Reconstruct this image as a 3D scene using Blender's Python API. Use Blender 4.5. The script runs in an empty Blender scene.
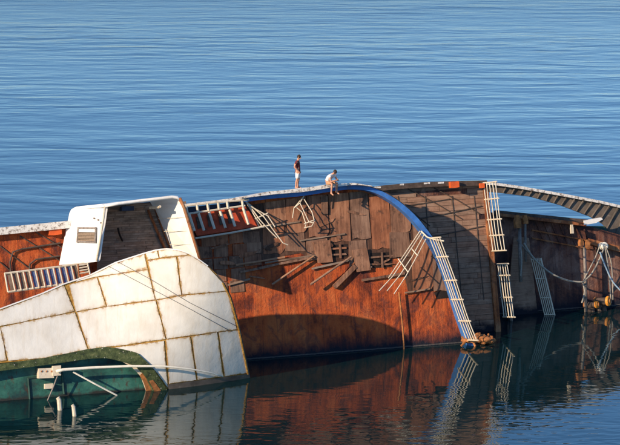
import bpy, bmesh, math, random
from mathutils import Vector, Matrix, noise
random.seed(7)
SC = bpy.context.scene
COL = SC.collection
R = math.radians

# ---------------------------------------------------------------- camera
F = 2900.0                       # focal length in pixels of a 620 px wide picture
DEP = R(11.0)                    # the camera looks down by this much
CX, CY = 310.0, 222.5
DIST = 150.0
_pd = DEP + math.atan((352 - CY) / F)
CAM = Vector((-(330 - CX) / F * DIST / math.cos(_pd), -DIST, DIST * math.tan(_pd)))
FWD = Vector((0, math.cos(DEP), -math.sin(DEP)))
UPV = Vector((0, math.sin(DEP), math.cos(DEP)))
RGT = Vector((1, 0, 0))
cam = bpy.data.cameras.new('camera')
cam.sensor_fit = 'HORIZONTAL'; cam.sensor_width = 36.0; cam.lens = F / 620.0 * 36.0
cam.clip_start = 1.0; cam.clip_end = 20000.0
camo = bpy.data.objects.new('camera', cam); COL.objects.link(camo)
camo.location = CAM; camo.rotation_euler = (math.pi / 2 - DEP, 0, 0)
SC.camera = camo

def ray(px, py):
    return (FWD + RGT * ((px - CX) / F) - UPV * ((py - CY) / F)).normalized()
def ground(px, py, z=0.0):
    d = ray(px, py); return CAM + d * ((z - CAM.z) / d.z)

# ship frame: the wreck lies on its side, so its decks stand up as steep planes
TILT = R(12.0)
G1, G2 = ground(247, 360), ground(465, 343)
E1 = (G2 - G1).normalized()
NH = Vector((E1.y, -E1.x, 0)).normalized()
if NH.y > 0: NH = -NH
N = NH * math.cos(TILT) + Vector((0, 0, math.sin(TILT)))
V = -NH * math.sin(TILT) + Vector((0, 0, math.cos(TILT)))
O = G1 + E1 * ((Vector((0, 0, 0)) - G1).dot(E1))

def W(u, v, d=0.0): return O + E1 * u + V * v + N * d
def P(px, py, d=0.0):            # photo pixel -> point on the deck plane moved out by d metres
    r = ray(px, py); base = O + N * d
    return CAM + r * ((base - CAM).dot(N) / r.dot(N))
def UV(p):
    q = p - O; return q.dot(E1), q.dot(V), q.dot(N)
def puv(px, py, d=0.0):
    a = UV(P(px, py, d)); return a[0], a[1]

# ---------------------------------------------------------------- light
SA, SB = 1.75, 0.62              # shadow run along the deck per metre of height off it
LD = (E1 * SA - V * SB - N).normalized()
SUN_EL = math.asin(-LD.z)
wd = bpy.data.worlds.new('World'); SC.world = wd; wd.use_nodes = True
sky = wd.node_tree.nodes.new('ShaderNodeTexSky'); sky.sky_type = 'NISHITA'
sky.sun_disc = False; sky.sun_elevation = SUN_EL; sky.sun_rotation = math.atan2(-LD.x, -LD.y)
sky.air_density = 1.0; sky.dust_density = 0.0; sky.ozone_density = 7.0
bg = wd.node_tree.nodes['Background']; bg.inputs[1].default_value = 0.145
wd.node_tree.links.new(sky.outputs[0], bg.inputs[0])
sl = bpy.data.lights.new('sun', 'SUN'); sl.energy = 5.0; sl.angle = R(0.53); sl.color = (1.0, 0.80, 0.58)
so = bpy.data.objects.new('sun', sl); COL.objects.link(so)
so.rotation_euler = LD.to_track_quat('-Z', 'Y').to_euler(); so.location = (-40, -60, 60)
SC.view_settings.view_transform = 'Standard'; SC.view_settings.look = 'None'
SC.view_settings.gamma = 1.0; SC.view_settings.exposure = 0.40
SC.view_settings.use_curve_mapping = False

# ---------------------------------------------------------------- materials
class NT:
    def __init__(s, name):
        s.m = bpy.data.materials.new(name); s.m.use_nodes = True
        s.t = s.m.node_tree; s.b = s.t.nodes['Principled BSDF']
    def n(s, typ, **kw):
        x = s.t.nodes.new(typ)
        for k, v in kw.items(): setattr(x, k, v)
        return x
    def l(s, a, b): s.t.links.new(a, b)
    def coord(s, which='UV', scale=(1, 1, 1), rot=(0, 0, 0), loc=(0, 0, 0)):
        c = s.n('ShaderNodeTexCoord'); mp = s.n('ShaderNodeMapping')
        mp.inputs['Scale'].default_value = scale; mp.inputs['Rotation'].default_value = rot
        mp.inputs['Location'].default_value = loc
        s.l(c.outputs[which], mp.inputs[0]); return mp.outputs[0]
    def noise(s, vec, scale=1.0, detail=6, rough=0.6, dist=0.0):
        x = s.n('ShaderNodeTexNoise'); x.inputs['Scale'].default_value = scale
        x.inputs['Detail'].default_value = detail; x.inputs['Roughness'].default_value = rough
        x.inputs['Distortion'].default_value = dist
        s.l(vec, x.inputs['Vector']); return x.outputs['Fac']
    def ramp(s, fac, stops, interp='LINEAR'):
        x = s.n('ShaderNodeValToRGB'); e = x.color_ramp.elements; x.color_ramp.interpolation = interp
        while len(e) < len(stops): e.new(0.5)
        for el, (p, c) in zip(e, stops):
            el.position = p
            el.color = (c, c, c, 1) if isinstance(c, (int, float)) else (*c, 1)
        s.l(fac, x.inputs[0]); return x.outputs[0]
    def mix(s, fac, a, b, mode='MIX'):
        x = s.n('ShaderNodeMix', data_type='RGBA', blend_type=mode)
        for sock, val in ((x.inputs[0], fac), (x.inputs[6], a), (x.inputs[7], b)):
            if isinstance(val, (int, float)): sock.default_value = val
            elif isinstance(val, tuple): sock.default_value = (*val, 1)
            else: s.l(val, sock)
        return x.outputs[2]
    def math(s, op, a, b=0.0, clamp=False):
        x = s.n('ShaderNodeMath', operation=op); x.use_clamp = clamp
        for i, val in enumerate((a, b)):
            if isinstance(val, (int, float)): x.inputs[i].default_value = val
            else: s.l(val, x.inputs[i])
        return x.outputs[0]
    def rand(s): return s.n('ShaderNodeObjectInfo').outputs['Random']
    def base(s, c):
        if isinstance(c, tuple): s.b.inputs['Base Color'].default_value = (*c, 1)
        else: s.l(c, s.b.inputs['Base Color'])
    def fin(s, rough=0.8, bump=None, dist=0.02, strength=1.0, spec=0.3):
        if isinstance(rough, (int, float)): s.b.inputs['Roughness'].default_value = rough
        else: s.l(rough, s.b.inputs['Roughness'])
        s.b.inputs['Specular IOR Level'].default_value = spec
        if bump is not None:
            x = s.n('ShaderNodeBump'); x.inputs['Distance'].default_value = dist; x.inputs['Strength'].default_value = strength
            s.l(bump, x.inputs['Height']); s.l(x.outputs[0], s.b.inputs['Normal'])
        return s.m
    def height(s): return s.sep(s.n('ShaderNodeNewGeometry').outputs['Position'])[2]
    def sep(s, vec):
        x = s.n('ShaderNodeSeparateXYZ'); s.l(vec, x.inputs[0]); return x.outputs

M = {}
def m_rust(name, cols, wet=True, streak=1.0):
    t = NT(name)
    uv = t.coord('UV')
    big = t.noise(t.coord('UV', (0.55, 0.40, 1)), 1.0, 9, 0.62, 0.4)
    st = t.noise(t.coord('UV', (3.2, 0.28, 1)), 1.0, 6, 0.65)
    fine = t.noise(uv, 9.0, 8, 0.7)
    f = t.math('ADD', t.math('MULTIPLY', big, 0.78), t.math('ADD', t.math('MULTIPLY', st, 0.30 * streak), t.math('MULTIPLY', fine, 0.14)))
    c = t.ramp(f, [(0.42, cols[0]), (0.52, cols[1]), (0.60, cols[2]), (0.78, cols[3])])
    mot = t.ramp(t.noise(t.coord('UV', (1.0, 0.75, 1)), 1.5, 9, 0.7, 0.8), [(0.50, 0.0), (0.60, 1.0)])
    c = t.mix(t.math('MULTIPLY', mot, 0.55), c, tuple(x * 2.2 for x in cols[0]))
    run = t.ramp(t.noise(t.coord('UV', (6.0, 0.16, 1)), 1.0, 4, 0.6), [(0.57, 0.0), (0.66, 1.0)])
    c = t.mix(t.math('MULTIPLY', run, 0.5 * streak), c, tuple(x * 1.6 for x in cols[0]))
    lighter = t.ramp(t.noise(uv, 2.6, 7, 0.75), [(0.60, 0.0), (0.70, 1.0)])  # random lighter orange blotches in the rust
    c = t.mix(t.math('MULTIPLY', lighter, 0.5), c, cols[3])
    spk = t.ramp(t.noise(uv, 5.0, 4, 0.6), [(0.66, 0.0), (0.72, 1.0)])
    c = t.mix(t.math('MULTIPLY', spk, 0.55), c, (0.03, 0.016, 0.012))
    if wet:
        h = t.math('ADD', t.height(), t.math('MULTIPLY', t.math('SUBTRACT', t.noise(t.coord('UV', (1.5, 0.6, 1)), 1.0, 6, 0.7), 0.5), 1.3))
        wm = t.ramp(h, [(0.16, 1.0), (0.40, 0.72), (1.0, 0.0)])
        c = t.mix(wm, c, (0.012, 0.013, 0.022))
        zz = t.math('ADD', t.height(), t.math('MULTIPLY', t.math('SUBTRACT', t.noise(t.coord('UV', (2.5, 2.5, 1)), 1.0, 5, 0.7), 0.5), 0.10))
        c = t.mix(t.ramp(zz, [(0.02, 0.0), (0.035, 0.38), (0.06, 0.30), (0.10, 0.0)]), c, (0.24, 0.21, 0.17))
    t.base(c)
    hgt = t.math('ADD', t.math('MULTIPLY', fine, 0.5), t.math('MULTIPLY', st, 0.8))
    return t.fin(0.85, hgt, 0.11, 0.9, 0.2)
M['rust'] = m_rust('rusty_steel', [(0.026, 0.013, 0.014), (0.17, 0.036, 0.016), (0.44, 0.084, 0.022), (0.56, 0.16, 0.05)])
M['rustshade'] = m_rust('dark_rust_with_shade', [(0.018, 0.012, 0.015), (0.055, 0.028, 0.026), (0.14, 0.055, 0.036), (0.28, 0.17, 0.13)])  # dark rust, its tone also carrying the shade of the end deck
M['rustend'] = m_rust('rusty_edge', [(0.05, 0.02, 0.012), (0.16, 0.05, 0.022), (0.32, 0.11, 0.04), (0.42, 0.22, 0.11)], wet=False)

def m_wood(name, cols, across=False, wet=False, gs=1.0, stain=0.6, tv=1.0):
    t = NT(name)
    uv = t.coord('UV'); rnd = t.rand()
    off = t.n('ShaderNodeVectorMath', operation='ADD')
    cmb = t.n('ShaderNodeCombineXYZ'); t.l(t.math('MULTIPLY', rnd, 37.0), cmb.inputs[0]); t.l(t.math('MULTIPLY', rnd, 91.0), cmb.inputs[1])
    t.l(uv, off.inputs[0]); t.l(cmb.outputs[0], off.inputs[1])
    def mp(sc):
        x = t.n('ShaderNodeMapping'); x.inputs['Scale'].default_value = sc; t.l(off.outputs[0], x.inputs[0]); return x.outputs[0]
    grain = t.noise(mp((0.5 * gs, 9.0 * gs, 1) if across else (9.0 * gs, 0.5 * gs, 1)), 1.0, 7, 0.7)
    blot = t.noise(mp((0.7, 0.45, 1)), 1.6, 8, 0.65, 0.5)
    f = t.math('ADD', t.math('MULTIPLY', grain, 0.55), t.math('MULTIPLY', blot, 0.5))
    c = t.ramp(f, [(0.36, cols[0]), (0.52, cols[1]), (0.70, cols[2])])
    tint = t.ramp(rnd, [(0.0, (0.62, 0.55, 0.52)), (0.3, (0.95, 0.9, 0.88)), (0.6, (1.15, 0.92, 0.78)), (0.8, (1.15, 0.72, 0.52)), (1.0, (0.8, 0.85, 0.9))])
    c = t.mix(tv, c, tint, 'MULTIPLY')
    sp = t.ramp(t.noise(mp((1.2, 0.9, 1)), 1.7, 7, 0.7), [(0.55, 0.0), (0.66, 1.0)])
    c = t.mix(t.math('MULTIPLY', sp, stain), c, cols[0])
    if wet:
        h = t.math('ADD', t.height(), t.math('MULTIPLY', t.math('SUBTRACT', blot, 0.5), 1.2))
        c = t.mix(t.ramp(h, [(0.2, 1.0), (0.7, 0.0)]), c, (0.012, 0.013, 0.02))
    t.base(c)
    return t.fin(0.85, grain, 0.02, 0.7, 0.2)
M['ply'] = m_wood('weathered_plywood', [(0.065, 0.038, 0.028), (0.22, 0.125, 0.082), (0.40, 0.25, 0.165)], stain=0.8)
M['under'] = m_wood('dark_underlay', [(0.03, 0.018, 0.014), (0.085, 0.045, 0.030), (0.16, 0.085, 0.055)], tv=0.3)
M['board'] = m_wood('grey_deck_board', [(0.12, 0.068, 0.046), (0.28, 0.175, 0.12), (0.40, 0.28, 0.20)], across=True, wet=True, tv=0.4)
M['house_board'] = m_wood('wheelhouse_board', [(0.10, 0.072, 0.055), (0.26, 0.19, 0.14), (0.42, 0.33, 0.26)], across=True, tv=0.4)
M['batten'] = m_wood('pale_batten', [(0.10, 0.07, 0.05), (0.28, 0.20, 0.14), (0.42, 0.32, 0.24)], across=True, stain=0.3)

def m_white(name, col=(0.80, 0.77, 0.70), dirt=0.35, rustc=(0.30, 0.13, 0.05), lo=0.60, hi=0.72, scale=1.0, coord='UV'):
    t = NT(name); uv = t.coord(coord)
    a = t.noise(t.coord(coord, (1.0 * scale, 0.8 * scale, 1.0 * scale)), 0.9, 8, 0.6)
    st = t.noise(t.coord(coord, (4 * scale, 0.5 * scale, 4 * scale)), 1.0, 6, 0.6)
    c = t.mix(t.math('MULTIPLY', t.ramp(a, [(0.40, 0.0), (0.75, 1.0)]), dirt), col, (col[0] * 0.72, col[1] * 0.66, col[2] * 0.58))
    c = t.mix(t.math('MULTIPLY', t.ramp(st, [(0.52, 0.0), (0.78, 1.0)]), dirt * 0.8), c, (0.52, 0.42, 0.28))
    sp = t.ramp(t.noise(uv, 3.5 * scale, 9, 0.75), [(lo, 0.0), (hi, 1.0)])
    c = t.mix(sp, c, rustc)
    t.base(c)
    return t.fin(0.5, t.math('ADD', a, t.math('MULTIPLY', sp, -0.1)), 0.045 if 'roof' in name else 0.035, 0.8, 0.4)
def m_panel():
    m_white('white_roof_paint', (0.76, 0.73, 0.66), 0.55, lo=0.70, hi=0.78)
    m = bpy.data.materials['white_roof_paint']; t = NT.__new__(NT); t.m = m; t.t = m.node_tree; t.b = t.t.nodes['Principled BSDF']
    old = t.b.inputs['Base Color'].links[0].from_socket
    ds = []
    for nm in ('EdgeA', 'EdgeB'):
        u = t.n('ShaderNodeUVMap', uv_map=nm); q = t.sep(u.outputs[0]); ds += [q[0], q[1]]
    e = t.math('MINIMUM', t.math('MINIMUM', ds[0], ds[1]), t.math('MINIMUM', ds[2], ds[3]))
    uv = t.coord('UV')
    e = t.math('SUBTRACT', e, t.math('MULTIPLY', t.math('SUBTRACT', t.noise(t.coord('UV', (2.2, 1.4, 1)), 1.6, 8, 0.75), 0.50), 0.62))
    f = t.ramp(e, [(0.0, 0.85), (0.02, 0.45), (0.07, 0.14), (0.22, 0.0)])
    c = t.mix(f, old, t.ramp(t.noise(uv, 3.0, 5, 0.6), [(0.35, (0.24, 0.11, 0.03)), (0.6, (0.46, 0.30, 0.11))]))
    t.base(c); return m
M['panel'] = m_panel()
M['white'] = m_white('white_house_paint', (0.80, 0.78, 0.73), 0.42, lo=0.655, hi=0.74)
M['rim'] = m_white('flaking_white_paint', (0.72, 0.69, 0.63), 0.5, (0.13, 0.08, 0.05), 0.50, 0.62, 1.5)
M['rail'] = m_white('worn_white_rail_paint', (0.62, 0.54, 0.41), 0.6, (0.26, 0.12, 0.05), 0.57, 0.68, 2.0, 'Object')
M['pole'] = m_white('cream_pole_paint', (0.76, 0.72, 0.60), 0.4, (0.34, 0.17, 0.07), 0.68, 0.76, 2.0, 'Object')

t = NT('mossy_seam_rust'); uv = t.coord('UV')
c = t.ramp(t.noise(uv, 7.0, 8, 0.75), [(0.30, (0.14, 0.06, 0.018)), (0.45, (0.34, 0.17, 0.035)), (0.58, (0.50, 0.30, 0.08)), (0.75, (0.60, 0.46, 0.20))])
g = t.ramp(t.noise(uv, 0.55, 5, 0.6), [(0.58, 0.0), (0.70, 0.6)])
t.base(t.mix(g, c, (0.10, 0.12, 0.03)))
M['seam'] = t.fin(0.95, t.noise(uv, 14, 6, 0.7), 0.06, 1.0, 0.1)

t = NT('algae_green_edge'); uv = t.coord('UV')
c = t.ramp(t.noise(uv, 3.0, 8, 0.7), [(0.34, (0.016, 0.026, 0.012)), (0.52, (0.06, 0.082, 0.030)), (0.70, (0.14, 0.15, 0.065))])
sp = t.ramp(t.noise(uv, 8.5, 3, 0.6), [(0.665, 0.0), (0.70, 1.0)])
t.base(t.mix(sp, c, (0.66, 0.62, 0.55)))
M['algae'] = t.fin(0.8, t.noise(uv, 12, 6, 0.7), 0.05, 0.8, 0.3)

t = NT('teal_hull_paint'); uv = t.coord('UV')
c = t.ramp(t.noise(uv, 0.9, 8, 0.65), [(0.36, (0.010, 0.035, 0.032)), (0.52, (0.022, 0.105, 0.078)), (0.70, (0.055, 0.175, 0.125))])
c = t.mix(t.ramp(t.noise(t.coord('UV', (3, 1.2, 1)), 1.2, 7, 0.7), [(0.54, 0.0), (0.64, 0.9)]), c, (0.05, 0.03, 0.018))
h = t.math('ADD', t.height(), t.math('MULTIPLY', t.noise(uv, 1.4, 5, 0.6), 0.5))
c = t.mix(t.ramp(h, [(0.28, 1.0), (0.42, 0.0)]), c, (0.02, 0.018, 0.012))
t.base(c); M['teal'] = t.fin(0.55, t.noise(uv, 5, 6, 0.7), 0.03, 0.6, 0.4)

def m_flat(name, col, var=0.35, sc=4.0, rough=0.6, wear=None, coord='Object', lo=0.6, hi=0.7):
    t = NT(name); oc = t.coord(coord)
    a = t.noise(oc, sc, 7, 0.65)
    c = t.ramp(a, [(0.3, tuple(x * (1 - var) for x in col)), (0.7, tuple(min(1, x * (1 + var)) for x in col))])
    if wear: c = t.mix(t.ramp(t.noise(oc, sc * 1.7, 8, 0.75), [(lo, 0.0), (hi, 1.0)]), c, wear)
    t.base(c); return t.fin(rough, a, 0.01, 0.4, 0.35)
M['blue'] = m_flat('blue_bulwark_paint', (0.045, 0.155, 0.42), 0.30, 2.0, 0.5, (0.13, 0.11, 0.10), lo=0.56, hi=0.66)
M['navy'] = m_flat('navy_panel_paint', (0.018, 0.035, 0.085), 0.4, 2.0, 0.5)
M['red'] = m_flat('red_lead_paint', (0.44, 0.060, 0.020), 0.45, 2.2, 0.7, (0.07, 0.03, 0.02), lo=0.58, hi=0.68)
M['orange'] = m_flat('orange_plastic', (0.62, 0.10, 0.018), 0.25, 3.0, 0.5)
M['drum_orange'] = m_flat('orange_drum_paint', (0.74, 0.27, 0.035), 0.35, 6.0, 0.5, (0.28, 0.08, 0.02), lo=0.62)
M['rustpipe'] = m_flat('orange_rust', (0.34, 0.13, 0.04), 0.6, 5.0, 0.85, (0.06, 0.03, 0.02), lo=0.58)
M['steel'] = m_flat('grey_steel_post', (0.20, 0.17, 0.145), 0.5, 4.0, 0.7, (0.20, 0.09, 0.04), lo=0.58)
M['darkrib'] = m_flat('brown_frame_steel', (0.075, 0.052, 0.040), 0.5, 3.0, 0.85, (0.20, 0.14, 0.10), lo=0.60)
M['ribbed'] = m_flat('grey_brown_plating', (0.12, 0.095, 0.075), 0.45, 1.5, 0.85, (0.24, 0.20, 0.16), lo=0.58)
M['greendark'] = m_flat('dark_green_paint', (0.020, 0.060, 0.048), 0.5, 2.0, 0.7, (0.10, 0.05, 0.025), lo=0.58)
M['rope'] = m_flat('grey_rope', (0.30, 0.27, 0.22), 0.3, 12.0, 0.95)
M['bluerope'] = m_flat('pale_blue_rope', (0.28, 0.38, 0.46), 0.3, 12.0, 0.95)
M['void'] = m_flat('dark_hole_interior', (0.018, 0.011, 0.009), 0.5, 2.0, 0.95)
M['step'] = m_flat('grey_brown_tread', (0.17, 0.12, 0.09), 0.4, 3.0, 0.8)
M['bluestep'] = m_flat('blue_tread_paint', (0.09, 0.13, 0.27), 0.4, 6.0, 0.6, (0.30, 0.27, 0.25), lo=0.55)
M['wire_shadow'] = m_flat('dark_wire_shadow', (0.10, 0.10, 0.11), 0.2, 8.0, 0.7)  # dark tone of the drawn wire shadows
M['louver'] = m_flat('tan_louver', (0.26, 0.19, 0.13), 0.25, 8.0, 0.8)
M['skin'] = m_flat('sunburnt_skin', (0.50, 0.245, 0.15), 0.12, 9.0, 0.55)
M['hair'] = m_flat('dark_brown_hair', (0.028, 0.017, 0.012), 0.3, 40.0, 0.7)
M['maroon'] = m_flat('maroon_cotton', (0.13, 0.022, 0.026), 0.2, 10.0, 0.9)
M['whitecloth'] = m_flat('white_cotton', (0.74, 0.72, 0.68), 0.08, 10.0, 0.9)
M['tancloth'] = m_flat('tan_cotton', (0.46, 0.25, 0.13), 0.15, 10.0, 0.9)
M['eye'] = m_flat('dark_eye', (0.02, 0.015, 0.012), 0.1, 10.0, 0.3)

# water
t = NT('sea_water')
pos = t.n('ShaderNodeNewGeometry').outputs['Position']
def wmap(sc, rz=0.0):
    x = t.n('ShaderNodeMapping'); x.inputs['Scale'].default_value = sc; x.inputs['Rotation'].default_value = (0, 0, rz)
    t.l(pos, x.inputs[0]); return x.outputs[0]
w1 = t.noise(wmap((0.115, 0.36, 1), R(-6)), 1.0, 1, 0.45, 0.3)
w2 = t.noise(wmap((0.42, 1.05, 1), R(9)), 1.0, 2, 0.5, 0.4)
w3 = t.noise(wmap((0.9, 1.9, 1), R(14)), 1.0, 1.5, 0.5, 0.3)
patch = t.ramp(t.noise(wmap((0.012, 0.03, 1), R(5)), 1.0, 3, 0.5), [(0.38, 0.50), (0.62, 1.05)])
sx = t.sep(pos)
shelter = t.n('ShaderNodeMapRange'); shelter.inputs[1].default_value = 4.0; shelter.inputs[2].default_value = 170.0
shelter.inputs[3].default_value = 0.0; shelter.inputs[4].default_value = 1.0; t.l(sx[1], shelter.inputs[0])
near = t.n('ShaderNodeMapRange'); near.inputs[1].default_value = -5.0; near.inputs[2].default_value = -17.0
near.inputs[3].default_value = 0.0; near.inputs[4].default_value = 1.0; t.l(sx[1], near.inputs[0])
amp_big = t.math('ADD', t.math('ADD', t.math('MULTIPLY', t.math('POWER', shelter.outputs[0], 0.40), 1.35), t.math('MULTIPLY', near.outputs[0], 0.10)), 0.04)
amp_sm = t.math('ADD', t.math('ADD', t.math('MULTIPLY', shelter.outputs[0], 0.25), t.math('MULTIPLY', near.outputs[0], 0.34)), 0.06)
hb = t.math('ADD', t.math('MULTIPLY', w1, 0.140), t.math('MULTIPLY', w2, 0.040))
hh = t.math('ADD', t.math('MULTIPLY', t.math('MULTIPLY', hb, amp_big), patch), t.math('MULTIPLY', t.math('MULTIPLY', w3, amp_sm), 0.055))
t.base((0.0025, 0.0165, 0.020))
t.b.inputs['IOR'].default_value = 1.50; t.b.inputs['Specular Tint'].default_value = (0.42, 0.95, 1.0, 1)
M['water'] = t.fin(t.math('ADD', t.math('MULTIPLY', shelter.outputs[0], 0.21), 0.025), hh, 1.0, 1.0, 0.5)

# ---------------------------------------------------------------- mesh helpers
def mk(name, verts, faces, mat, parent=None, smooth=False, kind=None):
    me = bpy.data.meshes.new(name)
    me.from_pydata([tuple(v) for v in verts], [], faces)
    bm = bmesh.new(); bm.from_mesh(me); bmesh.ops.recalc_face_normals(bm, faces=bm.faces); bm.to_mesh(me); bm.free()
    uvl = me.uv_layers.new(name='UVMap')
    for lp in me.loops:
        a = UV(Vector(me.vertices[lp.vertex_index].co)); uvl.data[lp.index].uv = (a[0], a[1])
    me.materials.append(M[mat])
    if smooth:
        for p in me.polygons: p.use_smooth = True
    o = bpy.data.objects.new(name, me); COL.objects.link(o)
    if parent is not None: o.parent = parent
    if kind: o['kind'] = kind
    return o
def empty(name, parent=None, loc=(0, 0, 0)):
    o = bpy.data.objects.new(name, None); COL.objects.link(o); o.empty_display_size = 0.3
    o.location = loc
    if parent is not None: o.parent = parent
    return o
def tag(o, label, cat, group=None):
    o['label'] = label; o['category'] = cat
    if group: o['group'] = group
    return o
def rebase(o, base=None):        # put a top-level mesh's origin at its base
    me = o.data
    cs = [v.co.copy() for v in me.vertices]
    if base is None:
        base = Vector((sum(c.x for c in cs) / len(cs), sum(c.y for c in cs) / len(cs), min(c.z for c in cs)))
    for v in me.vertices: v.co -= base
    o.location = base
    return o
def geo_tube(pts, r, seg=6, closed_caps=True, r2=None):
    pts = [Vector(p) for p in pts]; vs = []; fs = []
    n = len(pts); prev = None
    for i, p in enumerate(pts):
        tdir = (pts[min(i + 1, n - 1)] - pts[max(i - 1, 0)]).normalized()
        a = tdir.cross(N) if abs(tdir.dot(N)) < 0.95 else tdir.cross(V)
        a.normalize(); b = tdir.cross(a)
        rr = r if r2 is None else r + (r2 - r) * i / max(1, n - 1)
        for k in range(seg):
            th = 2 * math.pi * (k + 0.5) / seg
            vs.append(p + a * math.cos(th) * rr + b * math.sin(th) * rr)
    for i in range(n - 1):
        for k in range(seg):
            fs.append((i * seg + k, i * seg + (k + 1) % seg, (i + 1) * seg + (k + 1) % seg, (i + 1) * seg + k))
    if closed_caps:
        fs.append(tuple(range(seg))); fs.append(tuple((n - 1) * seg + k for k in range(seg)))
    return vs, fs
def tube(name, pts, r, mat, parent=None, seg=6, r2=None):
    vs, fs = geo_tube(pts, r, seg, True, r2); return mk(name, vs, fs, mat, parent, smooth=seg > 6)
def merge(parts):
    V_, F_ = [], []
    for vs, fs in parts:
        k = len(V_); V_ += list(vs); F_ += [tuple(i + k for i in f) for f in fs]
    return V_, F_
def geo_prism(pts, back):        # polygon of points pushed back by the vector
    n = len(pts)
    vs = [Vector(p) for p in pts] + [Vector(p) + back for p in pts]
    fs = [tuple(range(n)), tuple(reversed(range(n, 2 * n)))] + [(i, (i + 1) % n, n + (i + 1) % n, n + i) for i in range(n)]
    return vs, fs
def rough(pts, step, amp, closed=True):
    out = []; n = len(pts)
    for i in range(n if closed else n - 1):
        a, b = Vector(pts[i]), Vector(pts[(i + 1) % n]); L = (b - a).length
        k = max(1, int(L / step))
        for j in range(k):
            q = a.lerp(b, j / k)
            if j: q = q + Vector((random.uniform(-amp, amp), random.uniform(-amp, amp)))
            out.append((q.x, q.y))
    if not closed: out.append(tuple(pts[-1]))
    return out
def slab(name, pxs, d, th, mat, parent=None):        # pixel outline on the deck plane at offset d, th thick
    vs, fs = geo_prism([P(x, y, d) for x, y in pxs], -N * th); return mk(name, vs, fs, mat, parent)
def slabuv(name, uvs, d, th, mat, parent=None):
    vs, fs = geo_prism([W(u, v, d) for u, v in uvs], -N * th); return mk(name, vs, fs, mat, parent)
def clip(poly, region):          # keep the part of a polygon inside a convex, counter-clockwise region
    for i in range(len(region)):
        a, b = region[i], region[(i + 1) % len(region)]
        def side(p): return (b[0] - a[0]) * (p[1] - a[1]) - (b[1] - a[1]) * (p[0] - a[0])
        out = []
        for j in range(len(poly)):
            p, q = poly[j], poly[(j + 1) % len(poly)]; sp, sq = side(p), side(q)
            if sp >= 0: out.append(p)
            if (sp >= 0) != (sq >= 0):
                k = sp / (sp - sq); out.append((p[0] + (q[0] - p[0]) * k, p[1] + (q[1] - p[1]) * k))
        poly = out
        if len(poly) < 3: return []
    return poly
def resample(pts, n):
    pts = [Vector(p) for p in pts]; L = [0]
    for a, b in zip(pts, pts[1:]): L.append(L[-1] + (b - a).length)
    out = []
    for i in range(n):
        s = L[-1] * i / (n - 1); k = 0
        while k < len(L) - 2 and s > L[k + 1]: k += 1
        f = (s - L[k]) / max(1e-9, L[k + 1] - L[k]); out.append(pts[k].lerp(pts[k + 1], min(1, max(0, f))))
    return out
def smooth_pts(pts, n=40):       # Catmull-Rom through 2D or 3D points
    pts = [Vector(p) for p in pts]; out = []; m = len(pts) - 1
    for i in range(n):
        s = m * i / (n - 1); k = min(int(s), m - 1); f = s - k
        p0, p1, p2, p3 = pts[max(k - 1, 0)], pts[k], pts[k + 1], pts[min(k + 2, m)]
        out.append(0.5 * ((2 * p1) + (p2 - p0) * f + (2 * p0 - 5 * p1 + 4 * p2 - p3) * f * f + (3 * p1 - p0 - 3 * p2 + p3) * f ** 3))
    return out
def geo_sweep(curve, outn, a0, a1, d0, d1):    # box section swept along uv curve: outward a0..a1, off-deck d0..d1
    vs, fs = [], []
    for (u, v), o in zip(curve, outn):
        for a, d in ((a0, d0), (a1, d0), (a1, d1), (a0, d1)):
            vs.append(W(u + o[0] * a, v + o[1] * a, d))
    n = len(curve)
    for i in range(n - 1):
        for k in range(4): fs.append((i * 4 + k, i * 4 + (k + 1) % 4, i * 4 + 4 + (k + 1) % 4, i * 4 + 4 + k))
    fs += [(0, 1, 2, 3), tuple((n - 1) * 4 + k for k in (3, 2, 1, 0))]
    return vs, fs
def outnorm(curve):              # outward normals of a clockwise uv curve
    out = []
    for i in range(len(curve)):
        a = Vector(curve[max(i - 1, 0)]); b = Vector(curve[min(i + 1, len(curve) - 1)])
        tdir = (b - a).normalized(); out.append((-tdir.y, tdir.x))
    return out

# ---------------------------------------------------------------- sea
def grid_sea():
    xs = [-6000, -900, -200, -60, 60, 200, 900, 6000]; ys = [-1500, -300, -80, -30, 40, 150, 500, 2000, 9000]
    vs = [Vector((x, y, 0)) for y in ys for x in xs]; nx = len(xs)
    fs = [(j * nx + i, j * nx + i + 1, (j + 1) * nx + i + 1, (j + 1) * nx + i) for j in range(len(ys) - 1) for i in range(nx - 1)]
    return vs, fs
sea = mk('sea', *grid_sea(), 'water'); sea['kind'] = 'structure'

# ---------------------------------------------------------------- the wreck
ship = empty('capsized_ship'); ship.location = (0, 0, 0)
tag(ship, 'rusty capsized ship lying on its side with white panelled roof and blue bulwark', 'shipwreck')
DB = -2.1                         # second deck lies this far behind the upper deck
DC = -5.7                         # open deck at the far end

# blue bulwark curve (inner edge, photographed at 0.6 m off the deck)
CB_PX = [(240, 204.5), (250, 203), (275, 200), (300, 198), (320, 195), (340, 192), (355, 191), (370, 193), (385, 199), (400, 209),
         (413, 221), (425, 236), (434, 250), (442, 268), (450, 290), (458, 315), (466, 338), (470, 352)]
CB = smooth_pts([puv(x, y, 0.6) for x, y in CB_PX], 48); CB = [(p.x, p.y) for p in CB]
CBO = outnorm(CB)
# upper deck
left_top = [puv(-60, 239, 0.0), puv(0, 231, 0.0), puv(65, 224, 0.0), puv(150, 214, 0), puv(200, 208, 0)]
rimA = [(u + o[0] * 0.2, v + o[1] * 0.2) for (u, v), o in zip(CB, CBO)]
ubot = puv(-60, 392, 0)[0]
outlineA = [(ubot, -1.2)] + left_top + rimA + [(rimA[-1][0] + 0.1, -1.2)]
deckA = slabuv('upper_deck', outlineA, 0.0, 0.25, 'rust', ship)

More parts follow.
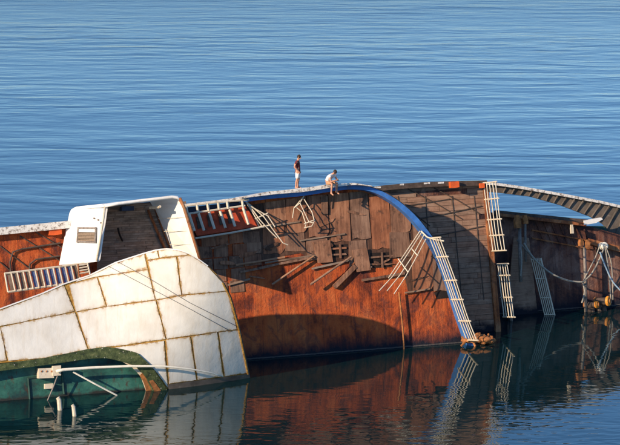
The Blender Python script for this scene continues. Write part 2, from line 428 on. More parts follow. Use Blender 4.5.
# hull shell behind the upper deck
def shell(name, toplist, d0, depth, mat):
    vs, fs = [], []; K = 7
    for (u, v) in toplist:
        for k in range(K):
            f = k / (K - 1); d = d0 - depth * f
            vs.append(W(u, v - 0.02 - (v + 2.5) * (f ** 2.4), d))
    for i in range(len(toplist) - 1):
        for k in range(K - 1): fs.append((i * K + k, (i + 1) * K + k, (i + 1) * K + k + 1, i * K + k + 1))
    return mk(name, vs, fs, mat, ship, smooth=True)
shell('hull_side', left_top + rimA[2:20], -0.25, 9.0, 'rim')

# rim of the left hull side
lr = [puv(-60, 237, 0.5), puv(0, 231.5, 0.5), puv(70, 224.5, 0.5), puv(150, 215, 0.5), puv(186, 210.5, 0.5)]
lr = [(p.x, p.y) for p in resample(lr, 16)]
mk('hull_rim', *geo_sweep(lr, outnorm(lr), -0.18, 0.20, -0.2, 0.5), 'rim', ship)
# white cap and blue bulwark
ci = [i for i, (u, v) in enumerate(CB) if u < puv(374, 190, 0.8)[0] and i < 24]
capc = [CB[i] for i in ci]; capo = [CBO[i] for i in ci]
def cap_a1(i): return 0.50 - 0.13 * max(0.0, 1 - i / 7.0) - 0.17 * min(1.0, max(0.0, (i - len(capc) + 9) / 8.0)) + 0.02 * math.sin(i * 1.7)
vs, fs = geo_sweep(capc, capo, 0.30, 0.50, -0.3, 1.12)
for i in range(len(capc)):
    for k, d_ in ((1, -0.3), (2, 1.12)): vs[i * 4 + k] = W(capc[i][0] + capo[i][0] * cap_a1(i), capc[i][1] + capo[i][1] * cap_a1(i), d_)
mk('rim_cap', vs, fs, 'rim', ship)
slab('rim_cap', [(183, 204.2), (215, 200.4), (246.5, 196.4), (246.5, 199.3), (215, 203.4), (183, 207)], 0.75, 1.0, 'rim', ship)
vs, fs = geo_sweep(CB, CBO, 0.0, 0.30, 0.002, 0.62)
for i in range(len(CB)):
    a0_ = 0.09 * max(0.0, min(1.0, (27 - i) / 8.0))
    for k, d_ in ((0, .002), (3, .62)): vs[i * 4 + k] = W(CB[i][0] + CBO[i][0] * a0_, CB[i][1] + CBO[i][1] * a0_, d_)
bul = mk('bulwark', vs, fs, 'blue', ship)
k0 = ci[-1]
mk('bulwark_outer_plate', *geo_sweep(CB[k0:], CBO[k0:], 0.302, 0.36, -0.4, 0.55), 'darkrib', ship)

# plywood sheets on the upper deck
reg = [(u + o[0] * 0.05, v + o[1] * 0.05) for (u, v), o in zip(CB, CBO)]
regc = [(reg[0][0] - 0.4, -1.0)] + [(p[0], p[1]) for p in reg[::3]] + [(reg[-1][0], -1.0)]
regc = regc[::-1]
def sheet(px0, px1, py0, py1, d=None, th=0.03, name='plywood_sheet', mat='ply', parent=deckA, tilt=0.0, rag=0.05):
    u0, vt = puv(px0, py0); u1, _ = puv(px1, py0); _, vb = puv(px0, py1)
    u1 = puv(px1, py1)[0] if False else u1
    poly = [(u0, vb), (u1, vb + tilt), (u1, vt + tilt), (u0, vt)]
    poly = [(u + random.uniform(-rag, rag), v + random.uniform(-rag, rag)) for u, v in poly]
    # ragged lower edge
    low = [poly[0]] + [(poly[0][0] + (poly[1][0] - poly[0][0]) * f, poly[0][1] + (poly[1][1] - poly[0][1]) * f + random.uniform(-rag, rag) * 1.5) for f in (0.25, 0.5, 0.75)] + [poly[1]]
    tr, tl = poly[2], poly[3]; ch = random.choice((0, 0, .12, .2))
    poly = low[:-1] + ([(low[-1][0] - ch, low[-1][1]), (low[-1][0], low[-1][1] + ch * 1.4)] if ch else [low[-1]]) + [tr, tl]
    poly = clip(poly, regc)
    if len(poly) < 3: return None
    dd = d if d is not None else random.uniform(0.045, 0.10)
    return slabuv(name, poly, dd, th, mat, parent)
und = [puv(*p) for p in ((250, 262), (300, 253), (322, 264), (352, 262), (400, 258), (408, 291), (462, 291), (462, 180), (250, 190))]
undp = [q for q in und]
def to_prism(poly): return slabuv('underlay_sheet', poly, 0.025, 0.02, 'under', deckA)
for i_ in range(6):
    a_, b_ = und[i_], und[i_ + 1]
    if b_[0] - a_[0] > 0.2:
        q_ = clip([a_, b_, (b_[0], 12.0), (a_[0], 12.0)], regc)
        if len(q_) > 2: to_prism(q_)
cols = [262, 284, 305, 327, 348, 367, 388, 409, 431, 458]
mids = [226, 232, 238, 243, 240, 250, 232, 240, 252]
bots = [254, 252, 262, 244, 268, 252, 258, 291, 291]
for i in range(9):
    sheet(cols[i] + 0.6, cols[i + 1] - 0.5, 186, mids[i])
    if bots[i] - mids[i] > 3: sheet(cols[i] + 0.3, cols[i + 1] - 0.7, mids[i] + 0.8, bots[i])
# darker patched sheets in the left part of the upper deck
xs_ = [199, 214, 229, 244, 262]
for r, (ya, yb) in enumerate([(237, 247), (247.6, 259), (259.6, 271), (271.6, 284), (284.6, 296)]):
    for i in range(4):
        if r >= 3 and i == 3: continue
        off = random.uniform(-3, 3)
        u0, vt = puv(xs_[i] + off + 0.4, ya - i * 1.5); u1 = puv(xs_[i + 1] + off - 0.4, ya)[0]; vb = puv(xs_[i], yb - i * 1.5)[1]
        slabuv('plywood_sheet', [(u0, vb), (u1, vb + random.uniform(-.05, .05)), (u1, vt), (u0, vt + random.uniform(-.05, .05))], random.uniform(0.03, 0.07), 0.03, 'ply', deckA)
# exposed holes with frames
def hole(x0, y0, x1, y1):
    slab('dark_opening', [(x0, y0), (x1, y0 - 1), (x1, y1 - 1), (x0, y1)], 0.03, 0.02, 'void', deckA)
    for k in range(2):
        y = y0 + (y1 - y0) * (0.25 + 0.45 * k); tl = random.uniform(-2.5, 2.5)
        slab('cross_batten', [(x0 - 1, y), (x1 + random.uniform(-6, 3), y - 2 + tl), (x1 + random.uniform(-6, 3), y - 0.2 + tl), (x0 - 1, y + 1.8)], 0.10, 0.05, 'ply', deckA)
    slab('cross_batten', [((x0 + x1) / 2, y0 - 1), ((x0 + x1) / 2 + 2, y0 - 1), ((x0 + x1) / 2 + 2.6, y1), ((x0 + x1) / 2 + .6, y1)], 0.13, 0.03, 'ply', deckA)
hole(330, 245, 348, 258); hole(370, 253, 392, 268)
slab('dark_opening', [(434, 292), (452, 290), (454, 297), (437, 299)], 0.03, 0.02, 'void', deckA)
# battens along the ragged lower edge
for (x0, y0, x1, y1, w) in [(240, 271, 312, 256, 2.2), (236, 264, 285, 256, 2.0), (265, 262, 330, 252, 1.8), (362, 279, 405, 272, 2.4), (312, 268, 349, 259.5, 1.6),
                            (228, 284, 250, 278, 2.0), (351, 268, 372, 266, 1.8), (405, 292, 430, 288, 1.6), (300, 240, 345, 233, 1.5), (262, 227, 300, 221, 1.3)]:
    slab('deck_batten', rough([(x0, y0), (x1, y1), (x1, y1 + w), (x0, y0 + w)], 12, 0.3), 0.16, 0.06, 'batten' if w < 2.1 else 'ply', deckA)
# torn board hanging off the edge
slab('torn_board', [(352, 250), (367, 248), (371, 270), (357, 272)], 0.20, 0.04, 'ply', deckA)
slab('torn_board', [(313, 242), (330, 240), (333, 262), (318, 263)], 0.17, 0.04, 'ply', deckA)
slab('torn_board', [(321, 197), (328, 196), (328, 214), (321.5, 214.5)], 0.17, 0.04, 'ply', deckA)
# steel seam pipe low on the deck
tube('vent_pipe', [P(399, 292, 0.3), P(403, 330, 0.3), P(404, 350, 0.3)], 0.05, 'rustpipe', ship)
# plating ribs low in the rust
for x0, x1 in []:
    tube('plate_seam', [P(x0, 262 + (x0 > 300) * 26, 0.02), P(x1, 362 - (x0 - 247) * 0.078, 0.02)], 0.035, 'rust', deckA, 5)

# red strip and railing over the left part
slab('red_panel', [(187, 214), (245, 206), (260, 226), (197, 236)], 0.55, 0.03, 'red', deckA)
def railing(name, chains, posts, r=0.03, mat='rail', rp=None, parent=ship):
    root = empty(name, parent)
    for c in chains: tube('rail_bar', c, r, mat, root)
    for c in posts: tube('rail_post', c, rp or r * 1.25, mat, root)
    return root
rd = 0.85
slab('navy_panel', [(185, 207.5), (247, 201), (246, 205), (187, 213)], 0.30, 0.03, 'navy', ship)
railing('rim_railing',
        [[P(183, 206.5, rd), P(215, 202.5, rd), P(249, 199.7, rd)], [P(186, 214, rd), P(245, 205.6, rd)], [P(194, 238.5, rd), P(230, 233, rd), P(264, 226.5, rd)]],
        [[P(x, y, rd), P(x + 1.2, y + 7.2, rd)] for x, y in ((186, 206), (197, 205), (207.5, 203.7), (218, 202.5), (227, 201.5), (242, 200))] +
        [[P(x, y, rd), P(x + 5.5, y + 17, 1.0)] for x, y in ((189, 214), (198.5, 213.5), (209, 212), (220, 211), (229.5, 209.5), (243, 207.5))], 0.055, 'rail', 0.075)
# splintered scraps of decking
for k in range(0, 64, 3):
    if k < 30: x, y = random.uniform(262, 440), 0; y = 250 + (x - 262) * 0.12 + random.gauss(0, 9)
    elif k < 52: x = random.uniform(200, 285); y = 262 + random.gauss(0, 12)
    else: x = random.uniform(300, 420); y = random.uniform(205, 245)
    u0_, v0_ = puv(x, y); L_ = random.uniform(.3, 1.1); a_ = random.gauss(0.12, 0.35) if random.random() < .7 else random.gauss(1.5, .3); w_ = random.uniform(.04, .12)
    ca, sa = math.cos(a_), math.sin(a_)
    pl = [(0, -w_), (L_ * .8, -w_ * .8), (L_, w_ * random.uniform(-.6, .8)), (L_ * .86, w_ * .5), (L_ * .5, w_), (L_ * .04, w_ * .8), (-L_ * .08, w_ * .1)]
    slabuv('splintered_board', [(u0_ + p * ca - q * sa, v0_ + p * sa + q * ca) for p, q in pl], random.uniform(.10, .15), 0.025, random.choice(('ply', 'ply', 'under')), deckA)
# bench ends between the posts
for x, y in ((197, 217), (208, 215), (219, 213), (228, 212)):
    slab('bench_end', [(x - 1, y), (x + 2, y - .5), (x + 5, y + 11), (x + 1, y + 12)], 0.62, 0.05, 'darkrib', ship)

# ---------------------------------------------------------------- second deck
uR = puv(491, 255, DB)[0]
uL = puv(368, 250, DB)[0] - 3.0
vT = [puv(355, 191, DB), puv(400, 186.5, DB), puv(440, 184.5, DB), puv(486, 184, DB)]
deckB = slabuv('lower_deck', [(uL, -1.2), (uR, -1.2), (uR, vT[3][1]), vT[2], vT[1], (uL, vT[0][1])], DB, 0.25, 'rustshade', ship)
v = -0.35; rowi = 0
def vtop(u):
    pts = [(uL, vT[0][1])] + [tuple(p) for p in vT[1:3]] + [(uR, vT[3][1])]
    for a, b in zip(pts, pts[1:]):
        if a[0] <= u <= b[0]: return a[1] + (b[1] - a[1]) * (u - a[0]) / (b[0] - a[0])
    return pts[-1][1]
while v < 9.2:
    h = 0.29; u = uL + 0.2 - random.uniform(0, 2.0)
    while u < uR - 0.12:
        L = random.uniform(2.2, 4.0); u2 = min(u + L, uR - 0.1)
        top = min(v + h - 0.018, min(vtop(max(u, uL)), vtop(u2)) - 0.05)
        if top - v > 0.08 and u2 > uL + 2.6 and random.random() > 0.02:
            slabuv('deck_board', [(max(u, uL), v), (u2, v), (u2, top), (max(u, uL), top)], DB + random.uniform(0.03, 0.055), 0.03, 'board', deckB)
        u = u2 + 0.02
    v += h; rowi += 1
# seams running up the deck
for px in (398, 425, 452, 474):
    tube('deck_seam', [P(px, 196, DB + 0.06), P(px + 10, 300, DB + 0.06)], 0.025, 'darkrib', deckB, 5)
for x0, y0, x1, y1 in ((385, 193, 430, 226), (408, 189, 462, 219), (434, 188, 480, 214), (392, 208, 450, 199), (404, 222, 482, 206), (415, 240, 484, 226)):
    tube('deck_shadow_line', [P(x0, y0, DB + 0.07), P((x0 + x1) / 2 + 2, (y0 + y1) / 2, DB + 0.07), P(x1, y1, DB + 0.07)], 0.032, 'darkrib', deckB, 5)  # dark tubes drawn in place of railing shadow lines
tb = [puv(362, 190, DB + 0.5), puv(400, 186, DB + 0.5), puv(440, 183.6, DB + 0.5), puv(487, 182.6, DB + 0.5)]
tb = [(p.x, p.y) for p in smooth_pts(tb, 16)]
mk('deck_rim', *geo_sweep(tb, outnorm(tb), -0.14, 0.14, -3.0, DB + 0.5) if False else geo_sweep(tb, outnorm(tb), -0.16, 0.12, DB - 0.4, DB + 0.5), 'darkrib', ship)
shell('hull_side', [(uL, vT[0][1] - .05), (vT[1][0], vT[1][1] - .05), (vT[2][0], vT[2][1] - .05), (uR, vT[3][1] - .05)], DB - 0.25, 7.0, 'rustshade')
# white paint flakes left on the rim
for x0, x1, y in ((372, 381, 186.8), (400, 404, 184), (424, 430, 182.6), (438, 444, 182.2)):
    slab('paint_remnant', [(x0, y), (x1, y - .4), (x1, y + 1.3), (x0, y + 1.6)], DB + 0.53, 0.02, 'rim', ship)
slab('deck_end_beam', [(484, 186), (488.5, 186), (501, 330), (502, 345), (497, 345), (496, 330)], DB + 0.25, 0.5, 'rustend', ship)
# orange bits hung on the rim
def box3(name, px, py, w, h, dep, d, mat, label, cat, group=None, sag=0.05):
    u, v = puv(px, py, d); vs, fs = [], []
    prof = [(-.5, -.5), (-.2, -.5 - sag), (.25, -.5), (.5, -.45), (.5, .4), (.42, .5), (-.4, .5), (-.5, .42)]
    vs, fs = geo_prism([W(u + a * w, v + b * h, d) for a, b in prof], -N * dep)
    o = mk(name, vs, fs, mat); rebase(o); return tag(o, label, cat, group)
box3('float_block', 455, 184.5, 0.50, 0.34, 0.30, DB + 0.80, 'orange', 'orange float block hung on the dark rim of the lower deck', 'float')
box3('float_block', 55.5, 231.5, 0.66, 0.34, 0.25, 0.40, 'orange', 'orange float block under the flaking white rim beside the wheelhouse', 'float')
box3('float_block', 482.5, 185.5, 0.26, 0.26, 0.20, DB + 0.75, 'orange', 'small orange float at the top of the white end railing', 'float')

# railings standing off the deck edges
def edge_railing(name, pxs, d0, n, gap, mat='rail', r=0.028, posts=5, plen=None):
    base = smooth_pts([puv(x, y, d0) for x, y in pxs], 20)
    chains = [[W(p.x + 0.03 * noise.noise(Vector((i * .16, k * 3.1 + d0, 2.0))), p.y, d0 + gap * k + 0.07 * noise.noise(Vector((i * .14, k * 5.7, d0 * 3)))) for i, p in enumerate(base)] for k in range(n)]
    idx = [int(round(i * 19 / (posts - 1))) for i in range(posts)]
    ps = [[W(base[i].x, base[i].y, d0 - 0.15), W(base[i].x, base[i].y, d0 + gap * (n - 1) + 0.18)] for i in idx]
    return railing(name, chains, ps, r, mat, r * 1.4)
edge_railing('bulwark_railing', [(430, 238), (437, 256), (445, 278), (453, 302), (460, 322), (467, 340)], 0.75, 5, 0.36, r=0.032, posts=6)
edge_railing('end_railing', [(483.5, 183), (488, 218), (493, 251)], DB + 0.55, 5, 0.44, r=0.03, posts=5)
edge_railing('end_railing', [(497.5, 264), (500, 285), (504, 317)], DB + 0.2, 5, 0.36, mat='rail', r=0.03, posts=4)
# kinked link between the bent rail and the bulwark railing
tube('bent_rail_link', [P(421, 231, 0.7), P(427, 237, 0.9), P(433, 239, 1.2), P(444, 241, 2.0)], 0.045, 'rail', ship, 7)

# bent, torn-off railings
def torn(name, lines, cross, r=0.029):
    return railing(name, [[P(*q) for q in l] for l in lines], [[P(*q) for q in c] for c in cross], r, 'rail', r * 1.1)
torn('torn_railing', [[(420, 231, .6), (404, 255, .9), (388.5, 278, 1.1)], [(422, 232, .6), (409, 252, 1.0), (393, 276, 1.2), (379, 291, 1.3)],
                      [(424, 235, .7), (412, 257, 1.1), (400, 275, 1.3), (387, 291, 1.4)], [(426, 239, .7), (417, 256, 1.2), (406, 276, 1.4), (394, 294, 1.5)]],
     [[(398, 258.5, 1.0), (408, 272, 1.35)], [(411, 248, .9), (418, 256, 1.2)]])
torn('torn_railing', [[(304, 196, .5), (294, 208, .4), (292.5, 218, .3)], [(304, 196, .5), (300, 203, .6), (309, 222, .8), (314, 223, .9)],
                      [(304, 199, .5), (312, 212, .7), (314.5, 221, .8), (312, 226, .8), (304, 228, .6)], [(296, 207, .4), (302, 212, .5), (306, 224, .7), (305, 228, .6)]],
     [[(294, 208, .4), (300, 203, .6)], [(304, 224, .7), (314, 220, .85)]], 0.027)
torn('torn_railing', [[(246, 202, .5), (256, 218, .7), (262, 226, .7)], [(247, 202, .5), (260, 220, .8), (270, 231, .9), (277, 238, .9)],
                      [(248, 203, .5), (264, 217, .8), (274, 231, .9), (283, 243, 1.0), (288, 245, 1.0)], [(247, 203, .5), (253, 212, .6), (259, 227, .6)],
                      [(250, 206, .6), (268, 216, .8), (275, 227, .9)]], [[(255, 219, .7), (268, 213, .8)], [(259, 226.5, .6), (271, 225, .9)]], 0.031)

# loose poles leaning on the rusty deck
def pole(pts, r, label, mat='batten', group=None, name='loose_pole', cat='pole', flat=False):
    vs, fs = geo_tube([P(*p) for p in pts], r, 4 if flat else 7)
    o = mk(name, vs, fs, mat); rebase(o); return tag(o, label, cat, group)
pole([(272, 284.5, .25), (314, 256, .25)], 0.055, 'pale wooden pole leaning beside the dark stain of rusty deck, nearer the wheelhouse')
pole([(310.5, 284.5, .55), (333, 269, .50), (351, 257, .25)], 0.06, 'pale wooden pole slanting down from the torn board onto bare rust')
pole([(334, 287, .12), (355, 266, .12)], 0.17, 'short dark bar standing in for the pole shadow below the torn boards', 'ply', name='pole_shadow_bar', cat='plank', flat=True)  # flat dark bar laid in place of the shadow of the pole

# ---------------------------------------------------------------- white panelled roof in front
D0 = UV(ground(168, 390.5))[2]
u_s, v_s = puv(165, 322, D0); u_a, u_b, v_w = puv(70, 300, D0)[0], puv(205, 300, D0)[0], -D0 * math.tan(TILT)
def dD(u, v):
    s = max(0.0, (u - u_s) * 0.7 - (v - v_s) * 0.7)
    f = min(1.0, max(0.0, (u - u_a) / (u_b - u_a))); f = f * f * (3 - 2 * f)
    return D0 - 0.045 * s * s + 0.42 * f * max(0.0, v - v_w)
def PD(px, py, off=0.0):
    d = D0
    for _ in range(14):
        u, v = puv(px, py, d + off); d = 0.5 * d + 0.5 * dD(u, v)
    return P(px, py, d + off)
roof = empty('house_roof', ship)
def loft(name, top, bot, off, th, mat, parent, n=14, m=7, inset=0.0, jit=0.0):
    T, B = resample(top, n), resample(bot, n); g = []
    for j in range(m):
        for i in range(n):
            q = T[i].lerp(B[i], j / (m - 1)); g.append(q)
    c = sum(g, Vector((0, 0))) / len(g)
    def ins(i, j):
        q = g[j * n + i].copy()
        if inset:
            w = (T[-1] - T[0]).length or 1
            dx = (1 if i == 0 else -1 if i == n - 1 else 0); dy = (1 if j == 0 else -1 if j == m - 1 else 0)
            q.x += dx * (inset + random.uniform(0, jit)); q.y += dy * (inset + random.uniform(0, jit)) * 1.0
        return q
    pts = [ins(i, j) for j in range(m) for i in range(n)]
    vs = [PD(p.x, p.y, off) for p in pts]
    fs = [(j * n + i, j * n + i + 1, (j + 1) * n + i + 1, (j + 1) * n + i) for j in range(m - 1) for i in range(n - 1)]
    ring = [i for i in range(n)] + [j * n + n - 1 for j in range(1, m)] + [(m - 1) * n + i for i in range(n - 2, -1, -1)] + [j * n for j in range(m - 2, 0, -1)]
    k = len(vs); L = len(ring)
    for r_ in ring: vs += [vs[r_], vs[r_] - N * th]
    for i in range(L): j2 = (i + 1) % L; fs.append((k + 2 * i, k + 2 * j2, k + 2 * j2 + 1, k + 2 * i + 1))
    o = mk(name, vs, fs, mat, parent)
    for p in o.data.polygons[:(n - 1) * (m - 1)]: p.use_smooth = True
    if (vs[0] - vs[-1]).dot(N) == 0: pass
    ea, eb = o.data.uv_layers.new(name='EdgeA'), o.data.uv_layers.new(name='EdgeB')
    wm, hm = (vs[m // 2 * n + n - 1] - vs[m // 2 * n]).length, (vs[(m - 1) * n + n // 2] - vs[n // 2]).length
    for lp in o.data.loops:
        vi = lp.vertex_index
        if vi < n * m: i, j = vi % n, vi // n; ea.data[lp.index].uv = (wm * i / (n - 1), hm * j / (m - 1)); eb.data[lp.index].uv = (wm * (1 - i / (n - 1)), hm * (1 - j / (m - 1)))
    return o
TOP = [(-40, 324), (0, 309), (42.7, 293.4), (64, 284), (90.7, 275), (116, 262.4), (145, 253), (158, 249.5), (168, 248.8), (180, 250), (190, 254), (199, 259.5), (208, 266), (217, 274.5), (224, 283), (231, 297), (235, 311), (240, 330), (245, 354), (250, 379)]
BOT = [(-40, 370), (0, 362), (42.7, 358), (88, 349), (107, 346.7), (122, 349), (136, 352), (151.6, 366.5), (168, 388), (168.5, 391), (250, 380.5)]
# backing plate in three lofts
loft('backing_plate', TOP[:9], [(-40, 369), (0, 363), (42.7, 359), (88, 350), (107, 348), (122, 349.5), (168, 341)], -0.035, 0.10, 'seam', roof, 30, 12)
loft('backing_plate', TOP[8:18], [(168, 341), (191, 337), (218, 332.5), (240, 330)], -0.036, 0.10, 'seam', roof, 24, 12)
loft('backing_plate', [(112, 348), (168, 341)], [(136, 353), (151.6, 367.5), (168, 392)], -0.0365, 0.10, 'seam', roof, 10, 8)
loft('backing_plate', [(168, 341), (240, 330)], [(168, 400), (252, 390)], -0.037, 0.10, 'seam', roof, 14, 10)
panels = [
 ([(-40, 325), (0, 310), (42.7, 294.2), (64, 285)], [(-40, 335), (0, 326.5), (42.7, 318), (74.7, 311.5)]),
 ([(76, 280.5), (90.7, 275.5), (116, 263), (144.5, 253.7)], [(76, 282), (96, 277), (130, 272), (148, 269.4)]),
 ([(69, 284.5), (97, 277)], [(75.8, 312), (106.5, 306.5)]),
 ([(98, 277), (130, 272), (148, 269.4)], [(107, 306.5), (130, 303), (155.5, 300)]),
 ([(145.5, 253.2), (157, 250)], [(147.5, 260.5), (159, 258)]),
 ([(158, 249.8), (168, 249.1), (180, 250.5), (188, 253.6)], [(159.5, 258), (176, 256.3), (188, 255)]),
 ([(147.5, 260.5), (176.5, 256.5)], [(155.5, 300), (181.5, 295)]),
 ([(177.5, 256.5), (190, 254.5), (208, 266.5), (224, 284)], [(182, 295), (205, 293), (227.5, 291)]),
 ([(-40, 335), (0, 327), (0.5, 327)], [(-40, 369), (0, 361.5), (7, 360.5)]),
 ([(0.5, 327), (42.7, 318), (75, 312)], [(8, 361), (42.7, 358.4), (88, 349.5)]),
 ([(76.5, 312), (107, 306.5), (155.8, 300.3)], [(88.5, 349.5), (107, 346.9), (120, 346), (166, 339)]),
 ([(156.5, 300), (181, 295.5), (228.5, 291)], [(166.5, 339), (188, 336), (237, 329.5)]),
 ([(114, 347.5), (164, 340.5)], [(136, 352.5), (151.6, 366.5), (168, 388)]),
 ([(166, 339.5), (190.5, 336.3)], [(169, 384), (196.5, 380.2)]),
 ([(191.5, 336.3), (217.3, 332)], [(197.5, 380), (223.5, 376.5)]),
 ([(218.5, 332), (239, 329.8)], [(224.5, 376.5), (248.5, 373)])]
for tp, bt in panels: loft('roof_panel', tp, bt, 0.0, 0.034, 'panel', roof, 16, 8, 0.10, 0.40)
loft('rubbing_strake', [(168.5, 384.5), (249, 373.8)], [(168.5, 396), (251, 386)], 0.05, 0.10, 'ribbed', roof, 12, 3)
# thin flange along the roof outline
def flange(name, pxs, d_off, th, w, mat):
    vs, fs = [], []
    for x, y in pxs:
        p = PD(x, y, 0.02); vs += [p, p - N * th]
    for i in range(len(pxs) - 1): fs.append((2 * i, 2 * i + 2, 2 * i + 3, 2 * i + 1))
    o = mk(name, vs, fs, mat, roof, smooth=False)
    md = o.modifiers.new('thick', 'SOLIDIFY'); md.thickness = w; md.offset = 0
    return o
flange('roof_edge', [tuple(p) for p in resample(TOP[1:13], 40)], 0, 0.22, 0.05, 'white')
flange('house_side', [tuple(p) for p in resample(TOP[13:], 30)], 0, 2.4, 0.06, 'ribbed')
# stiffener seam on the right edge
tube('edge_bead', [PD(x - 1.2, y, 0.02) for x, y in resample([(224, 283), (231, 297), (235, 311), (240, 330), (245, 354), (249, 374)], 18)], 0.05, 'seam', roof, 5)
# thin dark tubes standing in for wire shadows across the roof
tube('wire_shadow_line', [PD(x, y, 0.03) for x, y in resample([(118, 262), (150, 279), (190, 303), (236, 326)], 24)], 0.012, 'wire_shadow', roof, 5)
tube('wire_shadow_line', [PD(x, y, 0.03) for x, y in resample([(108, 266), (150, 288), (190, 309), (230, 331)], 24)], 0.012, 'wire_shadow', roof, 5)
# green lower edge and teal wall under it
GT = [(-40, 371), (0, 363.8), (42.7, 358.4), (87.5, 349.2), (107, 346.7), (122, 349), (137, 352.5), (152, 366.5), (167, 390)]
GB = [(-40, 379), (0, 371), (53, 364), (90, 358.6), (107, 358), (124, 362), (136, 366), (146, 376), (154, 393)]
loft('green_edge', GT, GB, 0.10, 0.5, 'algae', roof, 40, 4)
# rusty white flange inside the arch
loft('arch_flange', [(118, 357.5), (134, 363), (145, 373.5), (153.5, 391)], [(120, 360.5), (132, 367), (141, 376.5), (147, 393)], -0.15, 0.08, 'rail', roof, 18, 3)
loft('rusted_foot', [(143, 372), (149, 381), (154, 392)], [(140, 375.5), (144, 383), (147, 393.5)], -0.12, 0.06, 'rustpipe', roof, 10, 3)
loft('rusted_foot', [(153, 380), (157, 385), (162, 392)], [(149, 381), (152, 386), (155, 393)], 0.12, 0.05, 'rustpipe', roof, 10, 3)
slab('teal_wall', [(-40, 362), (60, 352), (107, 348), (135, 352), (158, 372), (166, 402), (-40, 420)], D0 - 0.55, 0.12, 'teal', ship)
for x0, y0, x1, y1 in ((28, 378, 62, 374), (28, 378, 30, 402), (62, 372, 64, 394)):
    tube('wall_stiffener', [P(x0, y0, D0 - 0.5), P(x1, y1, D0 - 0.5)], 0.05, 'greendark', ship, 5)
# boom
bm_ = empty('boom_bracket', ship)
def pbox(name, x0, y0, x1, y1, d, th, mat, parent): return slab(name, [(x0, y1), (x1, y1 - .6), (x1, y0 - .6), (x0, y0)], d, th, mat, parent)
pbox('bracket_box', 39, 368.5, 54, 378.5, D0 + 0.05, 0.5, 'rail', bm_)
for q_ in (41, 46, 51): pbox('bracket_bolt', q_, 371, q_ + 1.2, 372.3, D0 + 0.09, 0.06, 'rustpipe', bm_)
pbox('bracket_head', 53, 366, 61, 376, D0 + 0.18, 0.3, 'rail', bm_)
pbox('bracket_lamp', 45, 384, 53, 389, D0 - 0.25, 0.25, 'rail', bm_)
vs, fs = geo_tube([(PD(x, y, 0.35) if x > 70 else P(x, y, D0 + 0.35)) for x, y in resample([(56, 371.5), (63, 369.8), (95, 367.5), (130, 366.2), (165, 366.3), (190, 369), (210, 372.5), (223, 376.5)], 26)], 0.085, 8, True, 0.035)
o = mk('boom_pole', vs, fs, 'pole', None, True); rebase(o); tag(o, 'long curved cream pole reaching from bracket across the white roof panels', 'pole')
vs, fs = geo_tube([P(73, 372, D0 + 0.2), P(95, 384, D0 + 0.3), ground(117, 395.5)], 0.045, 6)
o = mk('strut_pole', vs, fs, 'pole'); rebase(o); tag(o, 'thin pale strut slanting down from cream pole into the water', 'pole')
vs, fs = geo_tube([P(57.5, 376, D0 + 0.1), P(53, 388, D0 + 0.05), P(47, 402, D0)], 0.04, 6)
o = mk('strut_pole', vs, fs, 'steel'); rebase(o); tag(o, 'short dark strut dropping from white bracket against teal wall', 'pole')
for (x, y0, y1, r, lab) in ((59, 399, 412, 0.13, 'broken white post stub leaning out of the water under the bracket'), (73.5, 406.5, 418, 0.11, 'smaller broken white post stub standing in open water off the teal wall')):
    g = ground(x + 1, y1 - 2); d_ = UV(g)[2]
    pt = [g - Vector((0, 0, 0.5)), g, g + Vector((-0.04, 0, (y1 - y0) / 18.6 * 0.75)), g + Vector((-0.10, 0, (y1 - y0) / 18.6 * 0.9))]
    vs, fs = geo_tube(pt, r, 8, True, r * 0.8); o = mk('post_stub', vs, fs, 'rail'); rebase(o, g.copy()); tag(o, lab, 'post')

# ---------------------------------------------------------------- wheelhouse
house = empty('wheelhouse', ship)
def wall(name, quad, th, mat, parent, side):
    vs, fs = geo_prism([P(*q) for q in quad], side * th); return mk(name, vs, fs, mat, parent)
dn, df = 3.2, 0.25
WN = [(77.5, 227.5), (95.5, 227.5), (95, 242.5), (76.5, 241.5)]
LWa, LWb, LWc = P(59, 265, df), P(71.2, 209.5, df), P(97, 261, dn)
WNn = (LWb - LWa).cross(LWc - LWa).normalized()
if WNn.dot(E1) > 0: WNn = -WNn
def PW(px, py, off=0.0):
    r = ray(px, py); b = LWa + WNn * off; return CAM + r * ((b - CAM).dot(WNn) / r.dot(WNn))
vs, fs = geo_prism([PW(x, y, 0) for x, y in ((59, 265), (64.5, 237), (69.5, 213), (71.2, 209.5), (75, 207.2), (80, 206.2), (101, 204.2), (104, 204.6), (105.3, 206), (103.5, 219), (97.6, 259.5), (96.6, 261.5), (94, 262))], E1 * 0.14)
mk('side_wall', vs, fs, 'white', house)
def wquad(name, pts, off, th, mat):
    vs, fs = geo_prism([PW(x, y, off) for x, y in pts], -WNn * th); return mk(name, vs, fs, mat, house)
wquad('window_recess', WN, 0.05, 0.05, 'void')
fr = [(77.5, 227.0), (95.8, 227.2), (95.6, 229), (77.4, 228.8)]
wquad('window_frame', fr, 0.10, 0.06, 'steel')
wquad('window_frame', [(76.4, 240.8), (95.2, 241.6), (95.1, 243), (76.3, 242.2)], 0.10, 0.06, 'steel')
wquad('window_frame', [(77.3, 227), (78.3, 227), (77.4, 242.5), (76.3, 242.5)], 0.105, 0.06, 'steel')
wquad('window_frame', [(94.8, 227), (95.9, 227), (95.4, 243), (94.3, 243)], 0.105, 0.06, 'steel')
wquad('window_pane', [(78.2, 229), (94.8, 229.1), (94.6, 232.2), (78.0, 231.8)], 0.07, 0.02, 'white')
for k in range(6):
    y = 232.6 + k * 1.45
    wquad('louver_slat', [(78, y), (94.6, y + .3), (94.5, y + 1.25), (77.9, y + .95)], 0.095, 0.03, 'louver')
for x, y in ((93, 217.5), (97, 219), (100, 222)):
    wquad('wall_fitting', [(x, y), (x + 1.4, y), (x + 1.4, y + 1.6), (x, y + 1.6)], 0.07, 0.05, 'steel')
